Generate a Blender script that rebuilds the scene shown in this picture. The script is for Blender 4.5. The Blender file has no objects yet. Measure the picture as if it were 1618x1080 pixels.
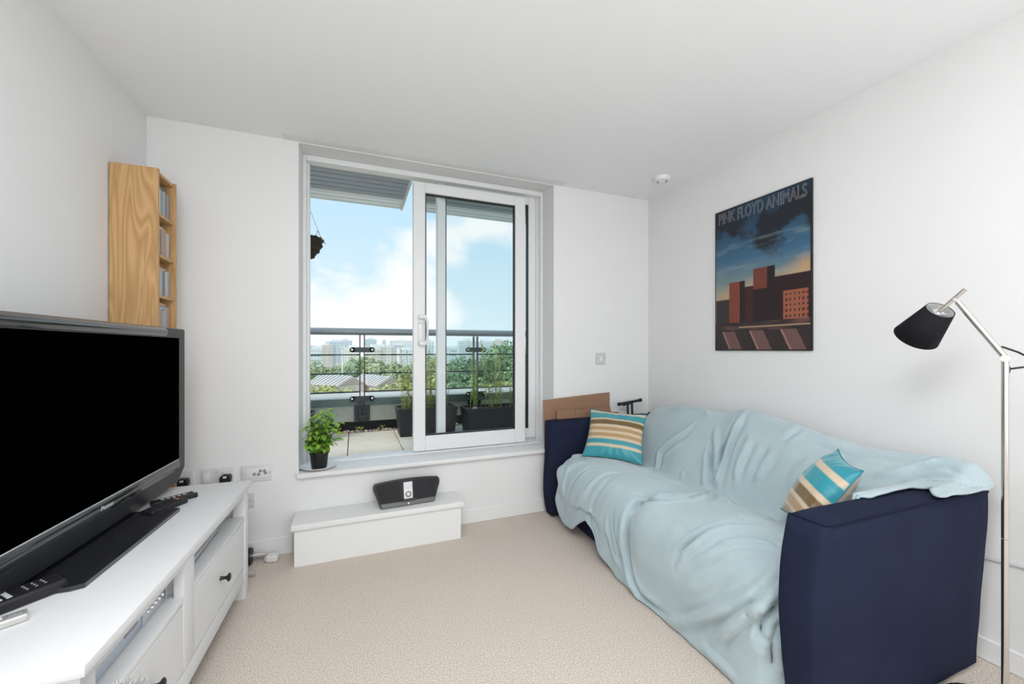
import bpy, bmesh, math, random
import numpy as np
from mathutils import Vector, Matrix, noise as mnoise
R = math.radians
S = bpy.context.scene
C = S.collection
random.seed(7)

# ------------------------------------------------------------------ camera
cd_ = bpy.data.cameras.new('camera'); cam = bpy.data.objects.new('camera', cd_); C.objects.link(cam)
cam.location = (0, 0, 1.17924); cam.rotation_euler = (R(90), 0, -0.374529)
cd_.sensor_width = 36; cd_.lens = 36*633.16/1618; cd_.shift_y = 12.14/1618; cd_.clip_end = 3000; cd_.clip_start = .05
S.camera = cam

# ------------------------------------------------------------------ world: blue sky with cumulus
w = bpy.data.worlds.new('world'); S.world = w; w.use_nodes = True
nt = w.node_tree; nt.nodes.clear()
def N(t, **k):
    n = nt.nodes.new(t)
    for a, b in k.items(): setattr(n, a, b)
    return n
def K(a, b): nt.links.new(a, b)
tc = N('ShaderNodeTexCoord'); sep = N('ShaderNodeSeparateXYZ'); K(tc.outputs['Generated'], sep.inputs[0])
gr = N('ShaderNodeValToRGB'); K(sep.outputs['Z'], gr.inputs[0])
e = gr.color_ramp.elements
e[0].position = 0; e[0].color = (.80, .90, .97, 1); e[1].position = .75; e[1].color = (.36, .61, .90, 1)
x = gr.color_ramp.elements.new(.12); x.color = (.66, .83, .93, 1)
x = gr.color_ramp.elements.new(.35); x.color = (.50, .74, .93, 1)
mp = N('ShaderNodeMapping'); K(tc.outputs['Generated'], mp.inputs[0]); mp.inputs['Scale'].default_value = (1, 1, 1.7); mp.inputs['Location'].default_value = (2.35, .3, .17)
n1 = N('ShaderNodeTexNoise'); K(mp.outputs[0], n1.inputs[0]); n1.inputs['Scale'].default_value = 2.6; n1.inputs['Detail'].default_value = 9; n1.inputs['Roughness'].default_value = .55
cr = N('ShaderNodeValToRGB'); K(n1.outputs[0], cr.inputs[0])
cr.color_ramp.elements[0].position = .465; cr.color_ramp.elements[0].color = (0, 0, 0, 1); cr.color_ramp.elements[1].position = .575; cr.color_ramp.elements[1].color = (1, 1, 1, 1)
mx = N('ShaderNodeMix', data_type='RGBA'); K(cr.outputs[0], mx.inputs['Factor']); K(gr.outputs[0], mx.inputs['A']); mx.inputs['B'].default_value = (.97, .97, .985, 1)
bg = N('ShaderNodeBackground'); K(mx.outputs['Result'], bg.inputs[0]); bg.inputs[1].default_value = 1.1
ow = N('ShaderNodeOutputWorld'); K(bg.outputs[0], ow.inputs[0])

# ------------------------------------------------------------------ sun, added fill lights, exposure
def lamp(name, kind, loc, rot, energy, color=(1, 1, 1), size=(1, 1), angle=0):
    l = bpy.data.lights.new(name, kind); l.energy = energy; l.color = color
    if kind == 'AREA': l.shape = 'RECTANGLE'; l.size, l.size_y = size
    if kind == 'SUN': l.angle = angle
    o = bpy.data.objects.new(name, l); C.objects.link(o); o.location = loc; o.rotation_euler = rot
    return o
lamp('sun', 'SUN', (0, 0, 30), (R(13), R(-42), 0), 2.0, (1, .95, .86), angle=R(8))
lamp('rear_fill', 'AREA', (1.0, -2.95, 1.35), (R(90), 0, 0), 25, (.90, .955, 1), (3.0, 2.0))  # unseen fill added behind the camera; the rear wall has no window
lamp('upward_fill_behind', 'AREA', (.4, -1.7, .8), (R(180), 0, 0), 60, (.93, .965, 1), (2.2, 2.0))  # unseen uplight added to brighten the ceiling and walls
lamp('overhead_fill', 'AREA', (.0, .08, 2.385), (0, 0, 0), 34, (.94, .97, 1), (1.2, .8))  # unseen overhead fill added to brighten upward-facing surfaces
S.view_settings.view_transform = 'Standard'; S.view_settings.look = 'None'; S.view_settings.exposure = 0.0; S.view_settings.gamma = 1
S.view_settings.use_curve_mapping = False

# ------------------------------------------------------------------ materials
def mat(name, col, rough=.6, metal=0, spec=.5, noise=None, bump=None, sheen=0, coat=0):
    """noise=(scale, amount, second colour); bump=(scale, strength, distance)"""
    m = bpy.data.materials.new(name); m.use_nodes = True; t = m.node_tree; b = t.nodes['Principled BSDF']
    b.inputs['Base Color'].default_value = (*col, 1); b.inputs['Roughness'].default_value = rough; b.inputs['Metallic'].default_value = metal
    b.inputs['Specular IOR Level'].default_value = spec; b.inputs['Sheen Weight'].default_value = sheen; b.inputs['Coat Weight'].default_value = coat
    tcn = t.nodes.new('ShaderNodeTexCoord')
    if noise:
        n = t.nodes.new('ShaderNodeTexNoise'); n.inputs['Scale'].default_value = noise[0]; n.inputs['Detail'].default_value = 6
        t.links.new(tcn.outputs['Object'], n.inputs[0])
        r = t.nodes.new('ShaderNodeValToRGB'); r.color_ramp.elements[0].position = .5-noise[1]; r.color_ramp.elements[1].position = .5+noise[1]
        r.color_ramp.elements[0].color = (*col, 1); r.color_ramp.elements[1].color = (*noise[2], 1)
        t.links.new(n.outputs[0], r.inputs[0]); t.links.new(r.outputs[0], b.inputs['Base Color'])
    if bump:
        n = t.nodes.new('ShaderNodeTexNoise'); n.inputs['Scale'].default_value = bump[0]; n.inputs['Detail'].default_value = 4
        t.links.new(tcn.outputs['Object'], n.inputs[0])
        u = t.nodes.new('ShaderNodeBump'); u.inputs['Strength'].default_value = bump[1]; u.inputs['Distance'].default_value = bump[2]
        t.links.new(n.outputs[0], u.inputs['Height']); t.links.new(u.outputs[0], b.inputs['Normal'])
    return m
def glass(name, tint, refl=.6):
    m = bpy.data.materials.new(name); m.use_nodes = True; t = m.node_tree; t.nodes.clear()
    a = t.nodes.new('ShaderNodeBsdfTransparent'); a.inputs[0].default_value = (*tint, 1)
    g = t.nodes.new('ShaderNodeBsdfGlossy'); g.inputs['Roughness'].default_value = .02
    f = t.nodes.new('ShaderNodeFresnel'); f.inputs[0].default_value = 1.45
    q = t.nodes.new('ShaderNodeMath'); q.operation = 'MULTIPLY'; q.inputs[1].default_value = refl; t.links.new(f.outputs[0], q.inputs[0])
    x = t.nodes.new('ShaderNodeMixShader'); t.links.new(q.outputs[0], x.inputs[0]); t.links.new(a.outputs[0], x.inputs[1]); t.links.new(g.outputs[0], x.inputs[2])
    o = t.nodes.new('ShaderNodeOutputMaterial'); t.links.new(x.outputs[0], o.inputs[0])
    return m
def attr_mat(name, rough=.5, spec=.4, bump=None, sheen=0):
    m = mat(name, (.5, .5, .5), rough, spec=spec, bump=bump, sheen=sheen); t = m.node_tree
    a = t.nodes.new('ShaderNodeAttribute'); a.attribute_name = 'Col'; t.links.new(a.outputs[0], t.nodes['Principled BSDF'].inputs['Base Color'])
    return m
WALL = mat('white_paint', (.825, .82, .815), .9, spec=.2, noise=(3, .3, (.84, .837, .833)), bump=(180, .05, .001))
CEIL = mat('ceiling_paint', (.91, .915, .92), .95, spec=.1, bump=(150, .04, .001))
TRIM = mat('satin_white_trim', (.85, .85, .84), .45, spec=.4)
UPVC = mat('white_plastic_frame', (.84, .845, .85), .35, spec=.5)
CARPET = mat('beige_carpet', (.50, .415, .345), 1, spec=.05, noise=(210, .13, (.86, .76, .67)), bump=(420, .45, .005), sheen=.2)
CABW = mat('white_stain_wood', (.78, .78, .78), .42, spec=.35, noise=(9, .3, (.80, .80, .80)), bump=(40, .04, .001))
BLACKG = mat('gloss_black_plastic', (.012, .012, .014), .12, spec=.6, coat=.5)
BLACKM = mat('matt_black_plastic', (.014, .014, .016), .45, spec=.4)
CHAR = mat('charcoal_plastic', (.022, .022, .025), .42, spec=.45)
SCREEN = mat('black_screen', (.0006, .0006, .0006), .6, spec=.0)
GREYP = mat('grey_plastic', (.30, .30, .31), .4)
LGREY = mat('light_grey_plastic', (.62, .62, .62), .4)
SILVER = mat('silver_plastic', (.62, .66, .72), .3, metal=.55)
CHROME = mat('brushed_nickel', (.66, .64, .60), .22, metal=1)
STEEL = mat('bright_steel', (.75, .75, .76), .25, metal=1)
WPLAST = mat('white_plastic', (.82, .82, .82), .35)
NAVY = mat('navy_cotton', (.0145, .0185, .040), .9, spec=.10, noise=(5, .3, (.019, .026, .055)), bump=(500, .3, .002))
NAVYP = mat('navy_piping', (.012, .015, .035), .9, spec=.1)
FLEECE = mat('pale_teal_fleece', (.42, .525, .56), .95, spec=.08, noise=(6, .3, (.50, .61, .645)), bump=(260, .55, .004), sheen=.45)
CARD = mat('brown_cardboard', (.30, .175, .11), .85, spec=.15, noise=(8, .4, (.34, .205, .135)))
CARDE = mat('cardboard_edge', (.42, .28, .19), .9, spec=.1)
SHADE = mat('black_fabric_shade', (.014, .014, .018), .85, spec=.15, bump=(700, .3, .001))
SHADEW = mat('white_shade_lining', (.82, .82, .80), .8, spec=.1)
SOIL = mat('dark_soil', (.035, .025, .018), 1, noise=(60, .3, (.09, .06, .04)), bump=(80, 1, .01))
CONC = mat('weathered_concrete', (.70, .665, .60), .95, noise=(7, .3, (.82, .79, .73)), bump=(60, .3, .004))
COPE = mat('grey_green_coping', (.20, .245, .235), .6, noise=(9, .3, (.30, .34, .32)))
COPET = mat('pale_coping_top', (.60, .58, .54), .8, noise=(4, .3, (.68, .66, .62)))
PAVE = mat('sandstone_paver', (.62, .57, .48), .9, noise=(14, .28, (.72, .68, .58)), bump=(90, .3, .003))
RAIL = mat('dark_grey_painted_metal', (.035, .045, .052), .35, spec=.5)
RAILT = mat('grey_handrail_metal', (.28, .31, .33), .35, metal=.4, spec=.6)
TROUGH = mat('black_planter_plastic', (.02, .021, .025), .5)
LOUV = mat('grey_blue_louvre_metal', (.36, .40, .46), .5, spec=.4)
LOUV_LIT = mat('lit_louvre_metal', (.80, .83, .86), .5, spec=.4)  # louvre metal made lighter: light on the outer slats put into the colour
LOUVW = mat('pale_louvre_bracket', (.72, .70, .64), .5)
WICK = mat('dark_wicker', (.045, .030, .022), .9, bump=(50, 1, .02))
ALU = mat('white_aluminium', (.80, .81, .83), .35)
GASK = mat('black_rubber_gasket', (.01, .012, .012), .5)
PANE = glass('clear_glass_tinted', (.955, .976, .974), .16)
BGLASS = glass('balustrade_glass', (.93, .96, .955), .7)
ORANGE = mat('orange_button', (.85, .25, .03), .5)

# ------------------------------------------------------------------ mesh helpers
def nb(): return bmesh.new()
def box(bm, lo, hi, bev=0, seg=2, mi=0, rot=None, about=None):
    r = bmesh.ops.create_cube(bm, size=1)
    v = r['verts']; lo = Vector(lo); hi = Vector(hi); c = (lo+hi)/2; d = hi-lo
    for q in v: q.co = Vector((q.co.x*d.x, q.co.y*d.y, q.co.z*d.z))+c
    fs = list({f for q in v for f in q.link_faces})
    for f in fs: f.material_index = mi
    if bev:
        es = list({ed for q in v for ed in q.link_edges})
        rr = bmesh.ops.bevel(bm, geom=es, offset=bev, segments=seg, affect='EDGES', profile=.6)
        for f in rr['faces']: f.material_index = mi
        v = list({q for f in rr['faces'] for q in f.verts} | {q for q in v if q.is_valid})
        v = [q for q in v if q.is_valid]
    if rot is not None:
        bmesh.ops.rotate(bm, verts=v, cent=about if about is not None else c, matrix=rot)
    return v
def prism(bm, poly, fn, depth, mi=0):
    """poly: 2-D outline, fn(u, v, k) -> 3-D point, k in (0, 1) the two ends (depth unused when fn handles it)"""
    a = [bm.verts.new(fn(u, v, 0)) for u, v in poly]; b = [bm.verts.new(fn(u, v, depth)) for u, v in poly]
    n = len(poly); fs = [bm.faces.new(a[::-1]), bm.faces.new(b)]
    for i in range(n): fs.append(bm.faces.new((a[i], a[(i+1) % n], b[(i+1) % n], b[i])))
    for f in fs: f.material_index = mi
    return a+b
def tube(bm, pts, r, n=10, mi=0, cap=True, closed=False):
    pts = [Vector(p) for p in pts]; rings = []; rr = r if isinstance(r, (list, tuple)) else [r]*len(pts)
    up = None
    for i, p in enumerate(pts):
        if closed: t = pts[(i+1) % len(pts)]-pts[i-1]
        else: t = (pts[min(i+1, len(pts)-1)]-pts[max(i-1, 0)])
        t.normalize()
        if up is None: up = t.orthogonal().normalized()
        up = (up-t*up.dot(t)); up = up.normalized() if up.length > 1e-6 else t.orthogonal().normalized()
        s = t.cross(up)
        rings.append([bm.verts.new(p+rr[i]*(math.cos(k*2*math.pi/n)*up+math.sin(k*2*math.pi/n)*s)) for k in range(n)])
    m = len(rings)
    for i in range(m if closed else m-1):
        A, B = rings[i], rings[(i+1) % m]
        for k in range(n):
            f = bm.faces.new((A[k], A[(k+1) % n], B[(k+1) % n], B[k])); f.material_index = mi; f.smooth = True
    if cap and not closed:
        for f in (bm.faces.new(rings[0][::-1]), bm.faces.new(rings[-1])): f.material_index = mi
    return [v for r_ in rings for v in r_]
def lathe(bm, prof, n=32, mi=0, c=(0, 0, 0), M=None):
    rings = []
    for r, z in prof:
        rings.append([bm.verts.new((r*math.cos(2*math.pi*k/n), r*math.sin(2*math.pi*k/n), z)) for k in range(n)] if r > 1e-6 else [bm.verts.new((0, 0, z))])
    for A, B in zip(rings, rings[1:]):
        for k in range(n):
            a = [A[k % len(A)], A[(k+1) % len(A)], B[(k+1) % len(B)], B[k % len(B)]]
            a = list(dict.fromkeys(a))
            if len(a) > 2:
                f = bm.faces.new(a); f.material_index = mi; f.smooth = True
    vs = [v for r_ in rings for v in r_]
    if M is not None: bmesh.ops.transform(bm, matrix=M, verts=vs)
    bmesh.ops.translate(bm, verts=vs, vec=c)
    return vs
def obj(name, bm, mats, parent=None, smooth=None, fixn=True):
    if fixn: bmesh.ops.recalc_face_normals(bm, faces=bm.faces)
    me = bpy.data.meshes.new(name); bm.to_mesh(me); bm.free()
    for m in (mats if isinstance(mats, (list, tuple)) else [mats]): me.materials.append(m)
    if smooth is not None:
        me.polygons.foreach_set('use_smooth', [True]*len(me.polygons))
        try: me.set_sharp_from_angle(angle=R(smooth))
        except Exception: pass
    o = bpy.data.objects.new(name, me); C.objects.link(o)
    if parent: o.parent = parent
    return o
def tag(o, label=None, cat=None, group=None, kind=None):
    if label: o['label'] = label
    if cat: o['category'] = cat
    if group: o['group'] = group
    if kind: o['kind'] = kind
    return o
def thing(name, label, cat, loc=(0, 0, 0), rz=0, group=None):
    o = bpy.data.objects.new(name, None); C.objects.link(o); o.empty_display_size = .05
    o.location = loc; o.rotation_euler = (0, 0, rz)
    return tag(o, label, cat, group)
def struct(name, bm, m, parent=None, smooth=None):
    o = obj(name, bm, m, parent, smooth)
    if not parent: o['kind'] = 'structure'
    return o
def copy_of(o, parent=None, loc=None):
    c = o.copy(); C.objects.link(c)
    if parent: c.parent = parent
    if loc is not None: c.location = loc
    return c
def bx(name, lo, hi, m, parent=None, bev=0, seg=2, smooth=40):
    bm = nb(); box(bm, lo, hi, bev, seg); return obj(name, bm, m, parent, smooth if bev else None)
def text(name, s, size, m, parent, M, extrude=.0003, outline=0, align='CENTER', sx=1):
    cu = bpy.data.curves.new(name, 'FONT'); cu.body = s; cu.size = size; cu.align_x = align; cu.align_y = 'CENTER'; cu.extrude = extrude
    if outline: cu.fill_mode = 'NONE'; cu.bevel_depth = outline; cu.bevel_resolution = 0; cu.extrude = 0
    t = bpy.data.objects.new(name+'_curve', cu); C.objects.link(t)
    dg = bpy.context.evaluated_depsgraph_get()
    me = bpy.data.meshes.new_from_object(t.evaluated_get(dg)); me.transform(M @ Matrix.Diagonal((sx, 1, 1, 1)))
    bpy.data.objects.remove(t); bpy.data.curves.remove(cu)
    me.materials.clear(); me.materials.append(m)
    o = bpy.data.objects.new(name, me); C.objects.link(o); o.parent = parent
    return o

# ------------------------------------------------------------------ room shell
D, XL, XR, H = 2.648, -1.0113, 2.2415, 2.4
YB = -3.2                       # rear wall, behind the photographer
WX0, WX1 = -.305, 1.373         # reveal of the window
bm = nb(); box(bm, (XL-.2, YB-.2, -.2), (XR+.2, 2.95, 0)); struct('floor', bm, CARPET)
bm = nb(); box(bm, (XL-.2, YB-.2, H), (XR+.2, 2.585, H+.2))
box(bm, (XL-.2, 2.585, H), (-.384, 2.95, H+.2)); box(bm, (1.456, 2.585, H), (XR+.2, 2.95, H+.2)); box(bm, (-.384, 2.585, H+.03), (1.456, D, H+.2))
struct('ceiling', bm, CEIL)
bm = nb(); box(bm, (-.383, 2.590, H-.0015), (1.455, D, H+.03)); struct('trim_2', bm, WALL)['label'] = 'flat white board in the ceiling above the window, with a thin shadow gap'
bm = nb(); box(bm, (XL-.2, YB, 0), (XL, D, H)); struct('wall_left', bm, WALL)
bm = nb(); box(bm, (XR, YB, 0), (XR+.2, D, H)); struct('wall_right', bm, WALL)
bm = nb(); box(bm, (XL-.2, YB-.2, 0), (XR+.2, YB, H)); struct('wall_rear', bm, WALL)
bm = nb(); box(bm, (XL-1.6, D, -.2), (WX0, 2.95, 2.7)); box(bm, (WX1, D, -.2), (XR+1.6, 2.95, 2.7)); box(bm, (WX0, D, -.2), (WX1, 2.95, .43))
a = prism(bm, [(D, 2.394), (2.83, 2.412), (2.95, 2.412), (2.95, 2.7), (D, 2.7)], lambda u, v, k: (WX0+k*(WX1-WX0), u, v), 1)
struct('wall_back', bm, WALL)
def base(name, lo, hi):
    bm = nb(); box(bm, lo, hi, .004, 1); return struct(name, bm, TRIM)
base('baseboard_back', (XL+.015, D-.015, 0), (-.335, D, .10)); base('baseboard_back', (.645, D-.015, 0), (XR-.015, D, .10))
base('baseboard_right', (XR-.015, YB, 0), (XR, D, .085)); base('baseboard_left', (XL, YB, 0), (XL+.015, D, .10))
bm = nb(); box(bm, (WX0-.008, 2.612, .431), (WX1+.008, 2.83, .457), .006, 2); struct('trim_1', bm, TRIM, smooth=40)['label'] = 'white painted window sill board'

# ------------------------------------------------------------------ sliding window
win = bpy.data.objects.new('window_1', None); C.objects.link(win); win['kind'] = 'structure'; win['label'] = 'white sliding terrace window with its sliding half pushed open to the right'
ZB, ZT = .457, 2.412
def frame_rect(bm, x0, x1, z0, z1, y0, y1, wl, wr, wb, wt, bev=.004):
    box(bm, (x0, y0, z0), (x0+wl, y1, z1), bev, 1); box(bm, (x1-wr, y0, z0), (x1, y1, z1), bev, 1)
    box(bm, (x0+wl, y0, z0), (x1-wr, y1, z0+wb), bev, 1); box(bm, (x0+wl, y0, z1-wt), (x1-wr, y1, z1), bev, 1)
bm = nb(); frame_rect(bm, WX0, WX1, ZB-.02, ZT, 2.825, 2.875, .022, .022, .03, .036)
frame_rect(bm, WX0, WX1, ZB-.02, ZT, 2.875, 2.95, .035, .035, .02, .018)
obj('outer_frame', bm, UPVC, win)
bm = nb(); box(bm, (WX0+.03, 2.89, .455), (.5, 2.93, .462), .002, 1); obj('track', bm, ALU, win)
def sash(name, x0, x1, z0, z1, y0, y1, st, rb, rt, label):
    bm = nb(); frame_rect(bm, x0, x1, z0, z1, y0, y1, st, st, rb, rt, .005)
    s = obj(name, bm, UPVC, win); s['label'] = label
    bm = nb(); frame_rect(bm, x0+st-.001, x1-st+.001, z0+rb-.001, z1-rt+.001, y0+.012, y1-.012, .009, .009, .009, .009, 0); obj('gasket', bm, GASK, s)
    ym = (y0+y1)/2
    bm = nb(); box(bm, (x0+st, ym-.010, z0+rb), (x1-st, ym+.010, z1-rt)); obj('glass_pane', bm, PANE, s)
    return s
SX0, SX1 = .377, 1.219
s1 = sash('sliding_sash', SX0, SX1, .473, 2.345, 2.818, 2.868, .083, .105, .072, 'white sliding sash with handle')
s2 = sash('fixed_sash', .555, 1.338, .487, 2.393, 2.885, 2.94, .062, .075, .075, 'white fixed sash behind the sliding sash')
hx = SX0+.045
bm = nb(); box(bm, (hx-.012, 2.808, 1.215), (hx+.024, 2.82, 1.415), .005, 2)
for z in (1.222, 1.405): box(bm, (hx-.010, 2.775, z-.012), (hx+.034, 2.812, z+.012), .004, 2)
tube(bm, [(hx+.03, 2.785, 1.215), (hx+.042, 2.772, 1.25), (hx+.045, 2.768, 1.315), (hx+.042, 2.772, 1.375), (hx+.03, 2.785, 1.415)], .008, 8)
obj('handle', bm, WPLAST, s1, 40)
bm = nb(); lathe(bm, [(0, .006), (.007, .006), (.008, 0)], 14, M=Matrix.Rotation(R(90), 4, 'X'), c=(hx, 2.808, 1.36)); box(bm, (hx-.002, 2.80, 1.338), (hx+.002, 2.808, 1.355)); obj('lock', bm, STEEL, s1)

# ------------------------------------------------------------------ step under the window
t = thing('window_step', 'low white boxed step with an overhanging tread below the sliding window', 'step', (.158, 2.55, 0))
bx('riser', (-.462, -.098, 0), (.462, .096, .2), TRIM, t)
bx('tread', (-.478, -.115, .2), (.478, .097, .232), TRIM, t, .006)

# ------------------------------------------------------------------ wall plates and plugs
def plate(name, label, cx, z, wd, ht, m=WPLAST, y=D):
    t = thing(name, label, 'socket', (cx, y, z))
    bx('face_plate', (-wd/2, -.010, -ht/2), (wd/2, 0, ht/2), m, t, .003); return t
def screw(t, dx, dz):
    bm = nb(); lathe(bm, [(0, .0015), (.003, .001), (.0032, 0)], 10, M=Matrix.Rotation(R(90), 4, 'X'), c=(dx, -.010, dz)); obj('screw', bm, GREYP, t)
SOCK = mat('socket_white', (.72, .72, .74), .35)
PALE = mat('pale_grey_plate', (.74, .74, .72), .4)
p = plate('double_socket', 'white double socket with a black plug in it, left of the round-hole plate', -.70, .485, .147, .086, SOCK)
for dx in (-.04, .03): bx('rocker_switch', (dx-.006, -.014, .012), (dx+.006, -.010, .03), WPLAST, p, .002)
bx('indicator', (-.008, -.0115, .022), (-.003, -.010, .027), mat('red_mark', (.6, .05, .05)), p)
bx('blank_switch', (-.062, -.015, -.03), (-.03, -.010, .018), WPLAST, p, .002)
p = plate('double_socket', 'white socket at the edge of the television, mostly hidden behind it', -.885, .485, .147, .086, SOCK)
bx('rocker_switch', (.02, -.014, .012), (.032, -.010, .03), WPLAST, p, .002)
def plug(label, x, z):
    t = thing('plug', label, 'plug', (x, D-.012, z))
    bm = nb(); prism(bm, [(-.025, -.02), (.025, -.02), (.026, .005), (.02, .017), (-.014, .019), (-.025, .008)], lambda u, v, k: (u, -k*.035, v), 1); o = obj('plug_body', bm, BLACKM, t)
    bm = nb(); box(bm, (-.008, -.037, .004), (.008, -.034, .014)); obj('sticker', bm, WPLAST, t)
    bm = nb(); tube(bm, [(0, -.018, -.02), (0, -.02, -.08), (.0, -.025, -.2), (-.03, -.04, -.4)], .004, 8); obj('cord', bm, BLACKM, t, 40)
plug('black plug pushed into the double socket left of the round-hole plate', -.657, .476)
plug('black plug beside the lower right corner of the television', -.848, .476)
p = plate('aerial_plate', 'grey-white wall plate with five round dark sockets above the cabinet corner', -.514, .481, .150, .089, PALE)
bx('inner_panel', (-.05, -.0115, -.026), (.052, -.010, .026), WPLAST, p, .001)
for dx, dz in ((-.011, -.004), (.010, -.006), (.018, .012), (.038, .012), (.043, -.001)):
    bm = nb(); lathe(bm, [(0, .004), (.004, .004), (.0075, .005), (.008, 0)], 16, M=Matrix.Rotation(R(90), 4, 'X'), c=(dx, -.0115, dz)); obj('round_socket', bm, GREYP, p)
screw(p, -.065, -.002); screw(p, .063, -.001)
p = plate('blank_plate', 'small square wall plate alone on the back wall right of the window', 1.778, 1.111, .087, .089, LGREY)
bx('jack', (-.012, -.012, -.02), (.012, -.010, .012), WPLAST, p, .001); screw(p, -.03, 0); screw(p, .03, 0)
p = plate('low_socket', 'small grey wall box low behind the end of the white cabinet', -.565, .33, .075, .075, LGREY)
screw(p, .02, 0)
t = thing('ceiling_valve', 'round white air valve on the ceiling near the right-hand corner', 'vent', (2.035, 2.262, H))
bm = nb(); lathe(bm, [(.034, -.028), (.052, -.026), (.062, -.008), (.063, 0), (.034, 0), (.034, -.028)], 32); obj('ring', bm, WPLAST, t, 40)
bm = nb(); lathe(bm, [(0, -.034), (.024, -.032), (.028, -.026), (.026, -.02), (0, -.012)], 32); obj('disc', bm, WPLAST, t, 40)
bm = nb(); lathe(bm, [(.033, -.004), (0, -.0035)], 24); obj('hollow', bm, GASK, t)
t = thing('wall_cable', 'thin grey cable running along the right wall behind the lamp', 'cable', (2.236, .75, .385))
bm = nb(); tube(bm, [(0, .25, -.018), (0, .1, -.008), (0, .02, 0), (.0, -.08, .011), (0, -.3, .012), (0, -.9, 0), (0, -2.2, 0)], .0055, 8); obj('cord', bm, LGREY, t, 60)

# ------------------------------------------------------------------ white television cabinet (local x to the room, y towards the window)
cab = thing('television_cabinet', 'long white wooden television cabinet with two drawers against the left wall', 'cabinet', (-.479, 2.273, 0), R(-1.9))
LN = -1.195
bx('top', (-.485, LN-.015, .520), (.015, .015, .545), CABW, cab, .004)
bm = nb(); box(bm, (-.47, LN+.003, .49), (-.003, -.003, .520)); obj('top_frame', bm, CABW, cab)
for y in (LN, -.05):
    for x in (-.47, -.05): bx('leg', (x, y, 0), (x+.05, y+.05, .519), CABW, cab, .003)
YS0, YS1 = -.705, -.625
bx('centre_stile', (-.03, YS0, .155), (-.002, YS1, .495), CABW, cab, .002)
bx('divider', (-.45, (YS0+YS1)/2-.012, .155), (-.03, (YS0+YS1)/2+.012, .49), CABW, cab)
bx('shelf', (-.45, LN+.05, .376), (-.003, -.05, .394), CABW, cab, .002)
bx('bottom_rail', (-.03, LN+.05, .085), (-.004, -.05, .15), CABW, cab, .002)
bx('bottom_panel', (-.45, LN+.05, .135), (-.03, -.05, .15), CABW, cab)
bx('back_panel', (-.468, LN+.05, .12), (-.458, -.05, .49), CABW, cab)
for y in (LN+.012, -.03):
    bx('side_panel', (-.42, y, .1), (-.05, y+.012, .50), CABW, cab)
bx('side_slat', (-.26, LN+.004, .1), (-.20, LN+.014, .50), CABW, cab, .002)
bx('centre_foot', (-.28, -.71, 0), (-.24, -.67, .135), mat('grey_foot', (.25, .26, .28)), cab)
for y0, y1, ky in ((LN+.053, YS0-.003, -.915), (YS1+.003, -.053, -.37)):
    bm = nb(); box(bm, (-.40, y0, .155), (-.004, y1, .372), .003, 1)
    d = obj('drawer', bm, CABW, cab, 40)
    bm = nb(); lathe(bm, [(.009, 0), (.0065, .006), (.006, .018), (.010, .024), (.0155, .027), (.0165, .030), (.012, .034), (0, .0355)], 24, M=Matrix.Rotation(R(90), 4, 'Y'), c=(-.004, ky, .272))
    obj('knob', bm, mat('dark_iron', (.035, .035, .04), .4, metal=.6), d, 50)['label'] = 'black round drawer knob'

# things on and in the cabinet
t = thing('media_player', 'slim silver disc player in the left-hand open bay of the white cabinet', 'player', (-.553, 1.573, .3945), R(-1.9))
bx('body', (-.27, -.43, .004), (-.006, 0, .05), SILVER, t, .002)
bx('front_panel', (-.006, -.43, .003), (0, -.14, .051), mat('silver_front', (.60, .66, .74), .22, metal=.7), t, .002)
bx('control_panel', (-.006, -.138, .003), (.001, 0, .051), mat('silver_control', (.66, .70, .76), .25, metal=.7), t, .002)
bx('end_cap', (-.02, 0, .003), (.0015, .004, .051), WPLAST, t)
for i in range(5):
    bm = nb(); lathe(bm, [(0, .004), (.006, .0035), (.0075, 0)], 16, M=Matrix.Rotation(R(90), 4, 'Y'), c=(.001, -.018-.022*i, .026)); obj('button', bm, STEEL, t, 50)
bx('badge', (0, -.225, .028), (.0012, -.165, .036), GREYP, t); bx('badge', (0, -.405, .012), (.0012, -.375, .018), GREYP, t)
t = thing('magazine', 'grey flat folder lying in the right-hand open bay of the white cabinet', 'folder', (-.545, 1.86, .3945))
bx('cover', (-.20, -.15, 0), (0, .20, .012), GREYP, t, .002); bx('page_block', (-.198, -.148, .012), (-.002, .198, .017), WPLAST, t)
t = thing('magazine', 'pale grey slab tilted on the folder in the right-hand open bay', 'folder', (-.553, 1.84, .4122))
bm = nb(); box(bm, (-.18, -.14, 0), (0, .17, .012), .002, 1, rot=Matrix.Rotation(R(3.2), 3, 'X'), about=Vector((0, -.14, 0))); obj('cover', bm, mat('slab_grey', (.42, .44, .46), .35), t)

# television
tv = thing('television', 'large black flat television standing on the white cabinet', 'television', (-.769, 1.681, .5455), R(-3.2))
bm = nb()
outl = [(-.045, .02), (-.028, .02), (0, .094), (.0, .724), (-.006, .728), (-.045, .728)]
prism(bm, outl, lambda u, v, k: (u, -.61+1.22*k, v), 1)
obj('front_bezel', bm, CHAR, tv)
bm = nb(); n_ = 14
arc = [(-.0005-.000, .690)]+[(.012*math.sin(math.pi*i/n_), .690+.036*i/n_) for i in range(n_+1)]+[(-.004, .726)]
prism(bm, arc[1:], lambda u, v, k: (u+.0004, -.61+1.04*k, v), 1); obj('top_strip', bm, BLACKG, tv, 50)
bm = nb(); prism(bm, [(0, .096), (.004, .10), (.005, .118), (.003, .136), (0, .139)], lambda u, v, k: (u+.0003, -.61+1.165*k, v), 1); obj('lower_strip', bm, BLACKG, tv, 50)
bx('screen', (-.01, -.555, .143), (.0012, .554, .686), SCREEN, tv)
bx('screen_edge', (0, -.555, .1395), (.0016, .554, .1425), LGREY, tv)
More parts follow.
